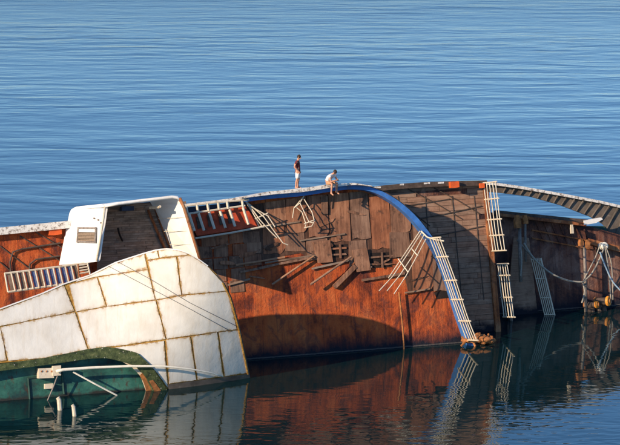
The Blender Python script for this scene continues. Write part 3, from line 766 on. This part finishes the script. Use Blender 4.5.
# roof wall along the top, outer rim, inner planks, far wall
def wprism(name, quad, vec, mat, parent=house): 
    vs, fs = geo_prism([P(*q) for q in quad], vec); return mk(name, vs, fs, mat, parent)
wprism('top_wall', [(76, 206.8, df + .4), (103.5, 204.4, dn - .1), (140, 199.8, dn), (172, 196.2, dn), (146, 198.5, df + .4)], -V * 0.14, 'white')
tube('rim_bead', [P(104.8, 206, dn), P(118, 203.6, dn), P(140, 200.8, dn), P(172, 197.0, dn), P(177, 197.4, dn), P(180, 200, dn)], 0.085, 'white', house, 8)
tube('rim_bead', [P(105, 207, dn), P(102.5, 224, dn), P(99.5, 243, dn), P(96.6, 261, dn)], 0.06, 'rail', house, 8)
FWq = [(178, 197.5, dn), (182, 204, dn), (190, 231, dn), (200, 262, dn), (176, 262, df + .35), (152, 205, df + .35), (149, 200, df + .35)]
wprism('far_wall', FWq, E1 * 0.12, 'white')
tube('far_wall_edge', [P(179.5, 198, dn + .02), P(184, 207, dn + .02), P(192, 233, dn + .02), P(201, 262, dn + .02)], 0.09, 'rustend', house, 7)
for f in (0.28, 0.5, 0.72, 0.9):
    a = Vector((180, 200)).lerp(Vector((200, 262)), f); b = Vector((150, 203)).lerp(Vector((176, 262)), f)
    tube('wall_seam', [P(a.x, a.y, dn - 0.05), P(b.x + 1, b.y - 1, df + 1.0)], 0.012, 'rail', house, 5)
back = slab('inner_deck', [(97, 300), (104, 206), (150, 202), (165, 206), (182, 262), (188, 300)], 0.55, 0.08, 'rustshade', house)
yy = 206.0; 
while yy < 296:
    x0 = 97; 
    while x0 < 182:
        L = random.uniform(16, 34); x1 = min(x0 + L, 186)
        q = [(x0, yy + 1.75), (x1, yy + 1.75 - (x1 - x0) * .05), (x1, yy - (x1 - x0) * .05 - .35), (x0, yy - .3)]
        o = slab('house_plank', [(x, y - (x0 - 97) * .05) for x, y in q], 0.58 + random.uniform(0, .03), 0.03, 'house_board', house)
        x0 = x1 + 0.3
    yy += 2.25
pbox('ceiling_locker', 122, 206.5, 134, 211, 1.1, 0.5, 'navy', house)
tube('handrail', [P(150, 208, 2.0), P(158, 207.6, 2.6), P(160, 206.5, 3.0)], 0.07, 'rail', house)
tube('inner_batten', [P(148, 210, .7), P(166, 252, .7)], 0.07, 'rustend', house)
tube('inner_batten', [P(155, 209, .7), P(172, 252, .7)], 0.06, 'rustend', house)
for x, y in ((184.5, 238.5),):
    wprism('rust_patch', [(x - 2, y - 1, dn - 1.6), (x + 1.5, y - 1.6, dn - 1.2), (x + 2, y + 1.6, dn - 1.2), (x - 1.5, y + 1.8, dn - 1.6)], -E1 * 0.15, 'rustend')
for x, y in ((118, 236),):
    tube('chain_hook', [P(x, 228, .75), P(x + 1, 233, .85), P(x + 3, 238, .8), P(x + 4.5, 241, .7)], 0.05, 'void', house)

# ---------------------------------------------------------------- gangway ladder under the wheelhouse
gw = empty('gangway_ladder', ship); gd = 2.2
tube('stringer', [P(4.5, 273.5, gd), P(45, 268.5, gd), P(90, 262.5, gd)], 0.06, 'rail', gw)
tube('stringer', [P(8, 292, gd), P(40, 287.5, gd), P(72, 283, gd)], 0.06, 'rail', gw)
tube('end_rung', [P(4.8, 273, gd), P(8, 292, gd)], 0.05, 'rail', gw)
for k in range(12):
    f = k / 11; xa = 7 + 66 * f; ya = 273.2 - 8.0 * f; xb = xa + 4; yb = ya + 18.2
    q = [(xa, ya), (xa + 3.3, ya - .4), (xb + 3.3, yb - .5), (xb, yb)]
    slab('tread', q, gd - 0.02, 0.05, 'bluestep' if k in (4, 6, 7, 8, 9, 10) else 'step', gw)
    tube('rung', [P(xa + 4.2, ya, gd + .05), P(xb + 4.2, yb - .5, gd + .05)], 0.045, 'rail', gw, 5)
sl2 = empty('short_ladder', ship)
tube('stringer', [P(78, 264, gd + .4), P(79.5, 277, gd + .4)], 0.05, 'rustend', sl2); tube('stringer', [P(87.5, 263, gd + .4), P(90, 274, gd + .4)], 0.05, 'rail', sl2)
for k in range(4): tube('rung', [P(78 + k * .4, 265.5 + k * 2.7, gd + .4), P(88 + k * .5, 264 + k * 2.6, gd + .4)], 0.045, 'rail', sl2)
# dark tubes standing in for rail shadows on the deck beside the wheelhouse
tube('rail_shadow_tube', [P(11, 275, .12), P(10, 262, .12), P(13, 252, .12), P(22, 249, .12), P(60, 243, .12)], 0.05, 'darkrib', ship, 6)
tube('rail_shadow_tube', [P(29, 275, .12), P(30, 264, .12), P(36, 259.5, .12), P(60, 256, .12)], 0.05, 'darkrib', ship, 6)
for x0, y0, x1, y1 in ((0, 246, 34, 272), (20, 236, 62, 262), (36, 232, 66, 250), (0, 262, 14, 274)):
    tube('rail_shadow_tube', [P(x0, y0, .06), P(x1, y1, .06)], 0.035, 'darkrib', ship, 5)

# ---------------------------------------------------------------- open far end of the ship
endp = empty('far_bulwark', ship)
DU = DC - 0.8
UT = [(462, 183.4), (494, 183.8), (520, 187.5), (560, 194.5), (600, 202), (660, 216)]
UB = [(462, 190), (497, 192.5), (530, 196.5), (560, 205), (590, 216.5), (603, 224), (614, 238), (660, 250)]
slab('bulwark_plate', UT + UB[::-1], DU, 0.12, 'ribbed', endp)
vs, fs = merge([geo_prism([P(a[0], a[1] - 1.6, DU + .28), P(b[0], b[1] - 1.6, DU + .28), P(b[0], b[1] + 1.2, DU + .28), P(a[0], a[1] + 1.2, DU + .28)], -N * 0.6) for a, b in zip(UT, UT[1:])])
for i, (a, b) in enumerate(zip(UT, UT[1:])):
    slab('bulwark_rim', [(a[0], a[1] - 1.5), (b[0], b[1] - 1.5), (b[0], b[1] + 1.2), (a[0], a[1] + 1.2)], DU + .30, 0.6, 'rim', endp)
def lerpl(pts, x):
    for a, b in zip(pts, pts[1:]):
        if a[0] <= x <= b[0]: return a[1] + (b[1] - a[1]) * (x - a[0]) / (b[0] - a[0])
    return pts[-1][1]
for k in range(15):
    xt = 506 + k * 8.6
    yt = lerpl(UT, xt) + 1.5; xb = xt - 3 - max(0, k - 5) * 1.0
    yb = lerpl(UB, xb) - 0.3
    tube('bulwark_frame', [P(xt, yt, DU + .12), P(xb, yb, DU + .06)], 0.045, 'ribbed', endp, 5)
slab('green_plate', [(586, 226), (604, 226), (614, 239), (660, 252), (660, 262), (600, 246)], DU + 0.08, 0.1, 'greendark', endp)
# lower beam with white tip
lb = empty('deck_edge_beam', ship)
slab('beam', [(497, 210.2), (590, 219.8), (590, 223.8), (497, 214.2)], DC + .5, 0.5, 'darkrib', lb)
slab('beam_underside', [(499, 213.2), (588, 223), (586, 226.2), (499, 216)], DC + .54, 0.4, 'rustend', lb)
slab('beam_tip', [(584, 220.5), (601, 217.5), (603, 219.2), (596, 223), (584, 225)], DC + .58, 0.35, 'white', lb)
# end deck
deckC = slab('end_deck', [(488, 212), (545, 219), (592, 227), (660, 246), (660, 345), (488, 355)], DC, 0.2, 'rustshade', ship)  # shade over this deck is put into the dark rust colour
slab('grey_panel', [(514, 236), (529, 238), (538, 316), (540, 335), (508, 335), (508, 300)], DC + .35, 0.12, 'board', ship)
# lit rusty strakes below the beam
for k in range(7):
    x = 536 + k * 8.0
    tube('end_deck_stiffener', [P(x, 221 + (k * 1.3), DC + .08), P(x + 9, 244 + k * 0.8, DC + .05)], 0.045, 'rustshade', deckC, 5)
for y in (232, 240):
    tube('end_deck_stiffener', [P(532, y - 2, DC + .1), P(590, y + 9, DC + .1)], 0.045, 'rustend', deckC, 5)
slab('rust_girder', [(589, 238.5), (660, 256), (660, 262), (589, 244)], DC + .5, 0.35, 'rustend', ship)
def post(px, y0, y1, d, r, mat='steel'):
    return tube('deck_post', [P(px, y0, d), P(px + (y1 - y0) * 0.02, y1, d)], r, mat, ship, 8)
post(519.5, 226, 282, DC + .9, 0.10); post(525, 222, 262, DC + .7, 0.07); post(584.5, 243, 312, DC + .9, 0.09)
def cap(px, py, d, w, h, mat='rustpipe'):
    u, v = puv(px, py, d)
    prof = [(-.5, -.5), (.5, -.5), (.5, .1), (.3, .3), (.28, .5), (-.28, .5), (-.3, .3), (-.5, .1)]
    vs, fs = geo_prism([W(u + a * w, v + b * h, d + .12) for a, b in prof], -N * 0.3); return mk('post_head', vs, fs, mat, ship)
cap(517.5, 221.5, DC + 1.0, .34, .75); cap(525, 219.5, DC + 1.0, .28, .5); cap(581, 242.5, DC + 1.0, .24, .35); cap(587, 243.5, DC + 1.0, .28, .45); cap(572, 229, DC + .9, .10, .5, 'rail')
tube('deck_brace', [P(517, 240, DC + .9), P(533, 258, DC + .8)], 0.05, 'steel', ship)
# round fairlead faces on the girder
def disc(name, px, py, d, r, dep, mat, parent=None, axis=None, seg=18, bev=0.2):
    c = P(px, py, d); ax = axis or N; a = ax.cross(V).normalized(); b = ax.cross(a).normalized(); vs, fs = [], []
    prof = [(0.0, -dep), (r, -dep), (r, -r * bev), (r * (1 - bev), 0.0), (r * .55, 0.0), (r * .5, -.03), (0.02, -.03)]
    for rr, dz in prof:
        for k in range(seg):
            th = 2 * math.pi * k / seg; vs.append(c + ax * dz + a * math.cos(th) * rr + b * math.sin(th) * rr)
    for i in range(len(prof) - 1):
        for k in range(seg): fs.append((i * seg + k, i * seg + (k + 1) % seg, (i + 1) * seg + (k + 1) % seg, (i + 1) * seg + k))
    return mk(name, vs, fs, mat, parent)
disc('fairlead', 605, 246, DC + 1.0, 0.22, 0.5, 'pole', ship)
# ladders hanging at the end
def hang_ladder(name, a, b, n, w, d, r, label_mat='rail'):
    root = empty(name, ship); ua, ub = Vector(a), Vector(b)
    for k in range(n):
        dx = w * k / (n - 1)
        tube('rail_bar', [P(ua.x + dx * .75, ua.y, d + .04 * k), P(ub.x + dx * .75, ub.y, d + .04 * k)], r * (1.7 if k == n - 1 else 1), label_mat, root)
    for f in (0.03, 0.35, 0.68, 0.97):
        q = ua.lerp(ub, f); tube('rail_post', [P(q.x - .5, q.y, d), P(q.x + w * .75, q.y + .4, d + .04 * n)], r, label_mat, root)
hang_ladder('hanging_railing', (531, 258), (545, 316), 6, 13, DC + .9, 0.028)
tube('mooring_pile', [P(509, 282, DC + 1.6), P(512, 334, DC + 1.6)], 0.09, 'steel', ship, 8)

# ropes
def rope(pts, d, r, label, mat='rope'):
    q = smooth_pts([P(x, y, d) for x, y in pts], 36)
    vs, fs = geo_tube(q, r, 6); o = mk('mooring_rope', vs, fs, mat, None, True); rebase(o); return tag(o, label, 'rope', 'ropes on the open far deck')
rope([(524, 243), (532, 256), (544, 268), (556, 276), (570, 281), (583, 282)], DC + 1.25, 0.055, 'grey rope sagging from grey post to the tall post beyond')
rope([(583, 282), (592, 273), (599, 260), (605, 246)], DC + 1.25, 0.05, 'grey rope slanting up from tall post to the round fairlead')
rope([(583.5, 280), (590, 268), (596, 256), (600, 245)], DC + 1.3, 0.035, 'thin grey rope rising steeply beside the fairlead rope')
rope([(605, 247), (608, 266), (610, 285), (611, 303)], DC + 1.25, 0.045, 'grey rope hanging from round fairlead straight down to the orange drum')
rope([(600, 252), (606, 268), (613, 282), (624, 294)], DC + 1.35, 0.045, 'pale blue rope looping out past the orange drums', 'bluerope')
rope([(583, 283), (584.5, 292), (582, 303)], DC + 1.3, 0.05, 'frayed rope end hanging down the tall post')
rope([(606, 247), (611, 262), (612.5, 280), (613, 300)], DC + 1.3, 0.03, 'thin doubled rope hanging beside the drum rope')
rope([(521, 250), (521.5, 262), (520.5, 276)], DC + 1.3, 0.05, 'short rope tail hanging down the grey post')

# orange winch drums at the waterline
def drum(px, py, r, L, label):
    axis = (N * 0.75 + E1 * 0.66).normalized()
    c = P(px, py, DC + 1.3); root = empty('winch_drum', None, c)
    def part(nm, r0, z0, z1, mat, bev=.12):
        a = axis.cross(V).normalized(); b = axis.cross(a).normalized(); seg = 18
        prof = [(0.01, z0), (r0 * (1 - bev), z0), (r0, z0 + .04), (r0, z1 - .04), (r0 * (1 - bev), z1), (0.01, z1)]; vs, fs = [], []
        for rr, dz in prof:
            for k in range(seg):
                th = 2 * math.pi * k / seg; vs.append(axis * dz + a * math.cos(th) * rr + b * math.sin(th) * rr)
        for i in range(5):
            for k in range(seg): fs.append((i * seg + k, i * seg + (k + 1) % seg, (i + 1) * seg + (k + 1) % seg, (i + 1) * seg + k))
        mk(nm, vs, fs, mat, root)
    part('end_flange', r, -0.16, 0.0, 'drum_orange'); part('hub', r * .45, -0.02, 0.07, 'rustpipe')
    part('barrel', r * .74, -L + .1, -0.15, 'darkrib'); part('back_flange', r * 0.95, -L, -L + .12, 'rustpipe')
    for s in (-1, 1):
        mk('foot', *geo_prism([Vector(E1 * (s * r * .5 - .06)) - V * (r * .5) - axis * L * .5, Vector(E1 * (s * r * .5 + .06)) - V * (r * .5) - axis * L * .5, Vector(E1 * (s * r * .6 + .08)) - V * (r * 1.9) - axis * L * .5, Vector(E1 * (s * r * .6 - .08)) - V * (r * 1.9) - axis * L * .5], -axis * .12), 'darkrib', root)
    return tag(root, label, 'winch')
drum(598, 304.5, 0.21, 0.85, 'smaller orange capped winch drum next to the tall post')
drum(609.5, 301, 0.29, 0.9, 'larger orange capped winch drum under the hanging ropes')

# rusty debris at the foot of the blue bulwark
deb = empty('rusty_debris', None, ground(480, 341)); tag(deb, 'heap of rusty twisted scrap at the waterline below the blue bulwark', 'debris')
g0 = ground(480, 341)
for k, (pts, r) in enumerate([([(462, 338, .2), (474, 336, .3), (486, 337, .2), (495, 341, .1)], .10), ([(464, 342, .7), (478, 341, .8), (492, 343, .6)], .09), ([(470, 333, .1), (480, 337, .5), (484, 345, .8)], .08),
                              ([(488, 335, .0), (494, 340, .3), (490, 345, .5)], .07), ([(472, 340, .5), (478, 335, .4), (488, 340, .3)], .11), ([(462, 345, .9), (470, 339, .7), (476, 346, .9)], .06)]):
    q = smooth_pts([P(*p) - g0 for p in pts], 12); q = [p + Vector((random.uniform(-.05, .05),) * 3) for p in q]
    vs, fs = geo_tube(q, r, 7); mk('scrap_piece', vs, fs, 'rustpipe', deb)
for k in range(7):
    c = P(random.uniform(464, 493), random.uniform(338, 344), random.uniform(.1, .8)) - g0; s = random.uniform(.12, .26); bmx = bmesh.new()
    bmesh.ops.create_icosphere(bmx, subdivisions=2, radius=s)
    vs = [c + Vector((v_.co.x * 1.5, v_.co.y, v_.co.z * .6)) * (1 + .5 * noise.noise(v_.co * 9 + c * 3)) for v_ in bmx.verts]; fs = [tuple(x.index for x in f.verts) for f in bmx.faces]; bmx.free()
    mk('scrap_lump', vs, fs, 'rustpipe', deb)

# ---------------------------------------------------------------- people
def skinmesh(name, joints, edges, mat, parent, root=0, sub=2):
    me = bpy.data.meshes.new(name); keys = list(joints)
    ix = {k: i for i, k in enumerate(keys)}
    me.from_pydata([joints[k][0] for k in keys], [(ix[a], ix[b]) for a, b in edges], [])
    o = bpy.data.objects.new(name, me); COL.objects.link(o)
    o.modifiers.new('skin', 'SKIN'); md = o.modifiers['skin']; md.use_smooth_shade = True; md.branch_smoothing = 0.3
    sv = me.skin_vertices[0].data
    for k in keys:
        r_ = joints[k][1]; sv[ix[k]].radius = r_ if isinstance(r_, tuple) else (r_, r_)
    sv[ix[keys[root]]].use_root = True
    s = o.modifiers.new('sub', 'SUBSURF'); s.levels = sub; s.render_levels = sub
    dg = bpy.context.evaluated_depsgraph_get(); m2 = bpy.data.meshes.new_from_object(o.evaluated_get(dg)); m2.name = name
    bpy.data.objects.remove(o); m2.materials.clear(); m2.materials.append(M[mat])
    for p in m2.polygons: p.use_smooth = True
    o2 = bpy.data.objects.new(name, m2); COL.objects.link(o2)
    if parent: o2.parent = parent
    return o2
def ball(name, c, rad, mat, parent, cut=None, wob=0.0):
    b = bmesh.new(); bmesh.ops.create_uvsphere(b, u_segments=18, v_segments=12, radius=1.0)
    vs = []
    for v_ in b.verts:
        q = v_.co * (1 + wob * noise.noise(v_.co * 4))
        vs.append(Vector(c) + Vector((q.x * rad[0], q.y * rad[1], q.z * rad[2])))
    fs = [tuple(x.index for x in f.verts) for f in b.faces]; b.free()
    if cut: fs = [f for f in fs if cut(sum((vs[i] for i in f), Vector()) / len(f))]
    return mk(name, vs, fs, mat, parent, True)

def hand(J, Ed, pre, wrist, fdir, side, palm_n):
    # palm with four fingers and a thumb, slightly curled
    f = Vector(fdir).normalized(); s = Vector(side).normalized(); pn = Vector(palm_n).normalized(); w = Vector(wrist)
    J[pre + 'palm'] = (w + f * .07, (.032, .020)); Ed.append((pre + 'wrist', pre + 'palm'))
    for i, (off, L) in enumerate(((.027, .070), (.009, .078), (-.009, .072), (-.026, .058))):
        a, b, c = w + f * .09 + s * off, w + f * (.09 + L * .55) + s * off * 1.15 + pn * .012, w + f * (.09 + L * .85) + s * off * 1.15 + pn * .040
        J[f'{pre}f{i}a'] = (a, .0095); J[f'{pre}f{i}b'] = (b, .0085); J[f'{pre}f{i}c'] = (c, .007)
        Ed += [(pre + 'palm', f'{pre}f{i}a'), (f'{pre}f{i}a', f'{pre}f{i}b'), (f'{pre}f{i}b', f'{pre}f{i}c')]
    J[pre + 't1'] = (w + f * .045 + s * .042 + pn * .01, .011); J[pre + 't2'] = (w + f * .085 + s * .058 + pn * .025, .009)
    Ed += [(pre + 'palm', pre + 't1'), (pre + 't1', pre + 't2')]

def person(base, yaw, pose, shirt, shorts, label, k=1.05):
    root = empty('person', None, base); root.rotation_euler = (0, 0, yaw); root.scale = (k, k, k); tag(root, label, 'person', 'people on the hull')
    J, Ed = {}, []
    for k, v_ in pose['j'].items(): J[k] = v_
    Ed += pose['e']
    for pre, (fd, sd, pn) in pose['h'].items(): hand(J, Ed, pre, J[pre + 'wrist'][0], fd, sd, pn)
    skinmesh('body', J, Ed, 'skin', root, 0, 2)
    sj = {k: (J[k][0], r_) for k, r_ in pose['shirt'].items()}; sj.update(pose.get('shirt_x', {}))
    skinmesh('shirt', sj, pose['shirt_e'], shirt, root, 0, 2)
    tj = {k: (J[k][0], r_) for k, r_ in pose['shorts'].items()}; tj.update(pose.get('shorts_x', {}))
    skinmesh('shorts', tj, pose['shorts_e'], shorts, root, 0, 2)
    hc, hf = Vector(pose['head']), Vector(pose['face']).normalized(); upv = Vector(pose['up']).normalized()
    ball('hair', hc - hf * .018 + upv * .018, (.098, .088, .108), 'hair', root, lambda q: (q - hc).dot(hf) < .045 + max(0, (q - hc).dot(upv)) * .6 and (q - hc).dot(upv) > -.05, .12)
    sd = upv.cross(hf).normalized()
    for s in (-1, 1):
        ball('eye', hc + hf * .088 + sd * (.032 * s) + upv * .005, (.010, .010, .008), 'eye', root)
        ball('ear', hc + sd * (.082 * s) - hf * .01, (.022, .012, .03), 'skin', root)
    ball('nose', hc + hf * .098 - upv * .02, (.018, .013, .022), 'skin', root)
    ball('mouth', hc + hf * .086 - upv * .055, (.012, .024, .006), 'red', root)
    return root
E_BASE = [('pelvis', 'belly'), ('belly', 'chest'), ('chest', 'neckb'), ('neckb', 'neck'), ('neck', 'head'), ('head', 'crown'), ('head', 'chin')]
for s in 'LR':
    E_BASE += [('chest', s + 'sh'), (s + 'sh', s + 'elbow'), (s + 'elbow', s + 'fore'), (s + 'fore', s + 'wrist'), ('pelvis', s + 'hip'), (s + 'hip', s + 'thigh'), (s + 'thigh', s + 'knee'), (s + 'knee', s + 'calf'), (s + 'calf', s + 'ankle'), (s + 'ankle', s + 'ball'), (s + 'ball', s + 'toe'), (s + 'ankle', s + 'heel')]
v3 = lambda *a: Vector(a)
stand = {'j': {'pelvis': (v3(0, 0, .93), (.13, .10)), 'belly': (v3(0, 0, 1.08), (.125, .09)), 'chest': (v3(-.01, 0, 1.30), (.15, .105)), 'neckb': (v3(.0, 0, 1.44), (.07, .065)), 'neck': (v3(.035, 0, 1.49), .060),
               'head': (v3(.070, 0, 1.585), (.086, .094)), 'crown': (v3(.070, 0, 1.67), (.066, .070)), 'chin': (v3(.125, 0, 1.54), .045),
               'Lsh': (v3(-.01, .185, 1.40), .058), 'Lelbow': (v3(-.23, .28, 1.17), .043), 'Lfore': (v3(-.14, .24, 1.09), .043), 'Lwrist': (v3(.0, .17, 1.00), .028),
               'Rsh': (v3(-.01, -.185, 1.40), .058), 'Relbow': (v3(-.12, -.27, 1.15), .043), 'Rfore': (v3(-.04, -.27, 1.06), .043), 'Rwrist': (v3(.09, -.22, .93), .028),
               'Lhip': (v3(0, .095, .87), .095), 'Lthigh': (v3(.02, .10, .70), .085), 'Lknee': (v3(.03, .10, .49), .057), 'Lcalf': (v3(-.01, .10, .35), .058), 'Lankle': (v3(-.02, .10, .085), .036), 'Lball': (v3(.09, .11, .035), .036), 'Ltoe': (v3(.16, .115, .025), .024), 'Lheel': (v3(-.06, .10, .035), .034),
               'Rhip': (v3(0, -.095, .87), .095), 'Rthigh': (v3(.0, -.10, .70), .085), 'Rknee': (v3(-.01, -.10, .49), .057), 'Rcalf': (v3(-.06, -.10, .35), .058), 'Rankle': (v3(-.08, -.10, .085), .036), 'Rball': (v3(.03, -.11, .035), .036), 'Rtoe': (v3(.10, -.115, .025), .024), 'Rheel': (v3(-.12, -.10, .035), .034)},
         'e': E_BASE, 'h': {'L': ((.7, -.4, -.5), (0, .5, .8), (-.3, -.8, .2)), 'R': ((.35, .1, -.9), (.9, 0, .3), (0, .95, 0))},
         'shirt': {'pelvis': (.145, .118), 'belly': (.140, .108), 'chest': (.168, .122), 'neckb': (.085, .078), 'Lsh': .088, 'Rsh': .088},
         'shirt_x': {'hem': (v3(0, 0, .84), (.155, .125)), 'Lsl': (v3(-.13, .235, 1.275), .064), 'Rsl': (v3(-.07, -.235, 1.265), .064)},
         'shirt_e': [('hem', 'pelvis'), ('pelvis', 'belly'), ('belly', 'chest'), ('chest', 'neckb'), ('chest', 'Lsh'), ('chest', 'Rsh'), ('Lsh', 'Lsl'), ('Rsh', 'Rsl')],
         'shorts': {'pelvis': (.150, .122), 'Lhip': .118, 'Rhip': .118, 'Lthigh': .112, 'Rthigh': .112},
         'shorts_x': {'Lhem': (v3(.03, .10, .50), .100), 'Rhem': (v3(-.01, -.10, .50), .100), 'waist': (v3(0, 0, 1.0), (.145, .115))},
         'shorts_e': [('pelvis', 'waist'), ('pelvis', 'Lhip'), ('pelvis', 'Rhip'), ('Lhip', 'Lthigh'), ('Rhip', 'Rthigh'), ('Lthigh', 'Lhem'), ('Rthigh', 'Rhem')],
         'head': v3(.075, 0, 1.605), 'face': v3(.9, -.1, -.35), 'up': v3(.35, 0, .93)}
sit = {'j': {'pelvis': (v3(0, 0, .12), (.135, .11)), 'belly': (v3(.06, 0, .27), (.130, .10)), 'chest': (v3(.22, 0, .44), (.15, .11)), 'neckb': (v3(.33, 0, .53), (.07, .065)), 'neck': (v3(.39, 0, .565), .053),
             'head': (v3(.47, 0, .62), (.080, .088)), 'crown': (v3(.50, 0, .70), (.062, .066)), 'chin': (v3(.51, 0, .56), .042),
             'Lsh': (v3(.29, .185, .47), .058), 'Lelbow': (v3(.40, .24, .20), .043), 'Lfore': (v3(.47, .18, .24), .042), 'Lwrist': (v3(.56, .08, .30), .028),
             'Rsh': (v3(.29, -.185, .47), .058), 'Relbow': (v3(.40, -.24, .20), .043), 'Rfore': (v3(.47, -.18, .23), .042), 'Rwrist': (v3(.57, -.07, .27), .028),
             'Lhip': (v3(.04, .10, .10), .095), 'Lthigh': (v3(.24, .14, .11), .083), 'Lknee': (v3(.45, .17, .10), .058), 'Lcalf': (v3(.44, .17, -.06), .058), 'Lankle': (v3(.42, .18, -.34), .036), 'Lball': (v3(.52, .19, -.41), .036), 'Ltoe': (v3(.58, .195, -.43), .024), 'Lheel': (v3(.38, .18, -.38), .034),
             'Rhip': (v3(.04, -.10, .10), .095), 'Rthigh': (v3(.24, -.15, .11), .083), 'Rknee': (v3(.45, -.19, .10), .058), 'Rcalf': (v3(.43, -.19, -.06), .058), 'Rankle': (v3(.40, -.20, -.34), .036), 'Rball': (v3(.50, -.21, -.41), .036), 'Rtoe': (v3(.56, -.215, -.43), .024), 'Rheel': (v3(.36, -.20, -.38), .034)},
       'e': E_BASE, 'h': {'L': ((.6, -.7, .1), (0.4, 0, .8), (-.2, -.6, -.6)), 'R': ((.6, .7, .0), (.4, 0, .8), (-.2, .6, -.6))},
       'shirt': {'pelvis': (.165, .140), 'belly': (.165, .140), 'chest': (.180, .145), 'neckb': (.085, .078), 'Lsh': .080, 'Rsh': .080},
       'shirt_x': {'Lsl': (v3(.34, .212, .34), .066), 'Rsl': (v3(.34, -.212, .34), .066)},
       'shirt_e': [('pelvis', 'belly'), ('belly', 'chest'), ('chest', 'neckb'), ('chest', 'Lsh'), ('chest', 'Rsh'), ('Lsh', 'Lsl'), ('Rsh', 'Rsl')],
       'shorts': {'pelvis': (.152, .125), 'Lhip': .112, 'Rhip': .112, 'Lthigh': .104, 'Rthigh': .104},
       'shorts_x': {'Lhem': (v3(.37, .16, .105), .088), 'Rhem': (v3(.37, -.175, .105), .088), 'waist': (v3(.02, 0, .19), (.148, .12))},
       'shorts_e': [('pelvis', 'waist'), ('pelvis', 'Lhip'), ('pelvis', 'Rhip'), ('Lhip', 'Lthigh'), ('Rhip', 'Rthigh'), ('Lthigh', 'Lhem'), ('Rthigh', 'Rhem')],
       'head': v3(.475, 0, .625), 'face': v3(.75, -.05, -.65), 'up': v3(.65, 0, .75)}
def cap_top(px):                 # top of the white rim cap under a pixel column, at 0.65 m off the deck
    best = min(range(len(capc)), key=lambda i: abs(px - 310 - F * ((W(capc[i][0], capc[i][1], .65) - CAM).dot(RGT)) / (W(capc[i][0], capc[i][1], .65) - CAM).dot(FWD)))
    (u, v_), o_ = capc[best], capo[best]
    return u + o_[0] * .50, v_ + o_[1] * .50
u_, v_ = cap_top(297.5); person(W(u_, v_, 0.80), R(-12), stand, 'maroon', 'whitecloth', 'person in maroon shirt and white shorts standing on the hull, hand on hip')
u_, v_ = cap_top(327.0); person(W(u_, v_, 0.90), R(-40), sit, 'whitecloth', 'tancloth', 'person in white shirt sitting hunched on the hull rim, bare legs dangling', 1.12)
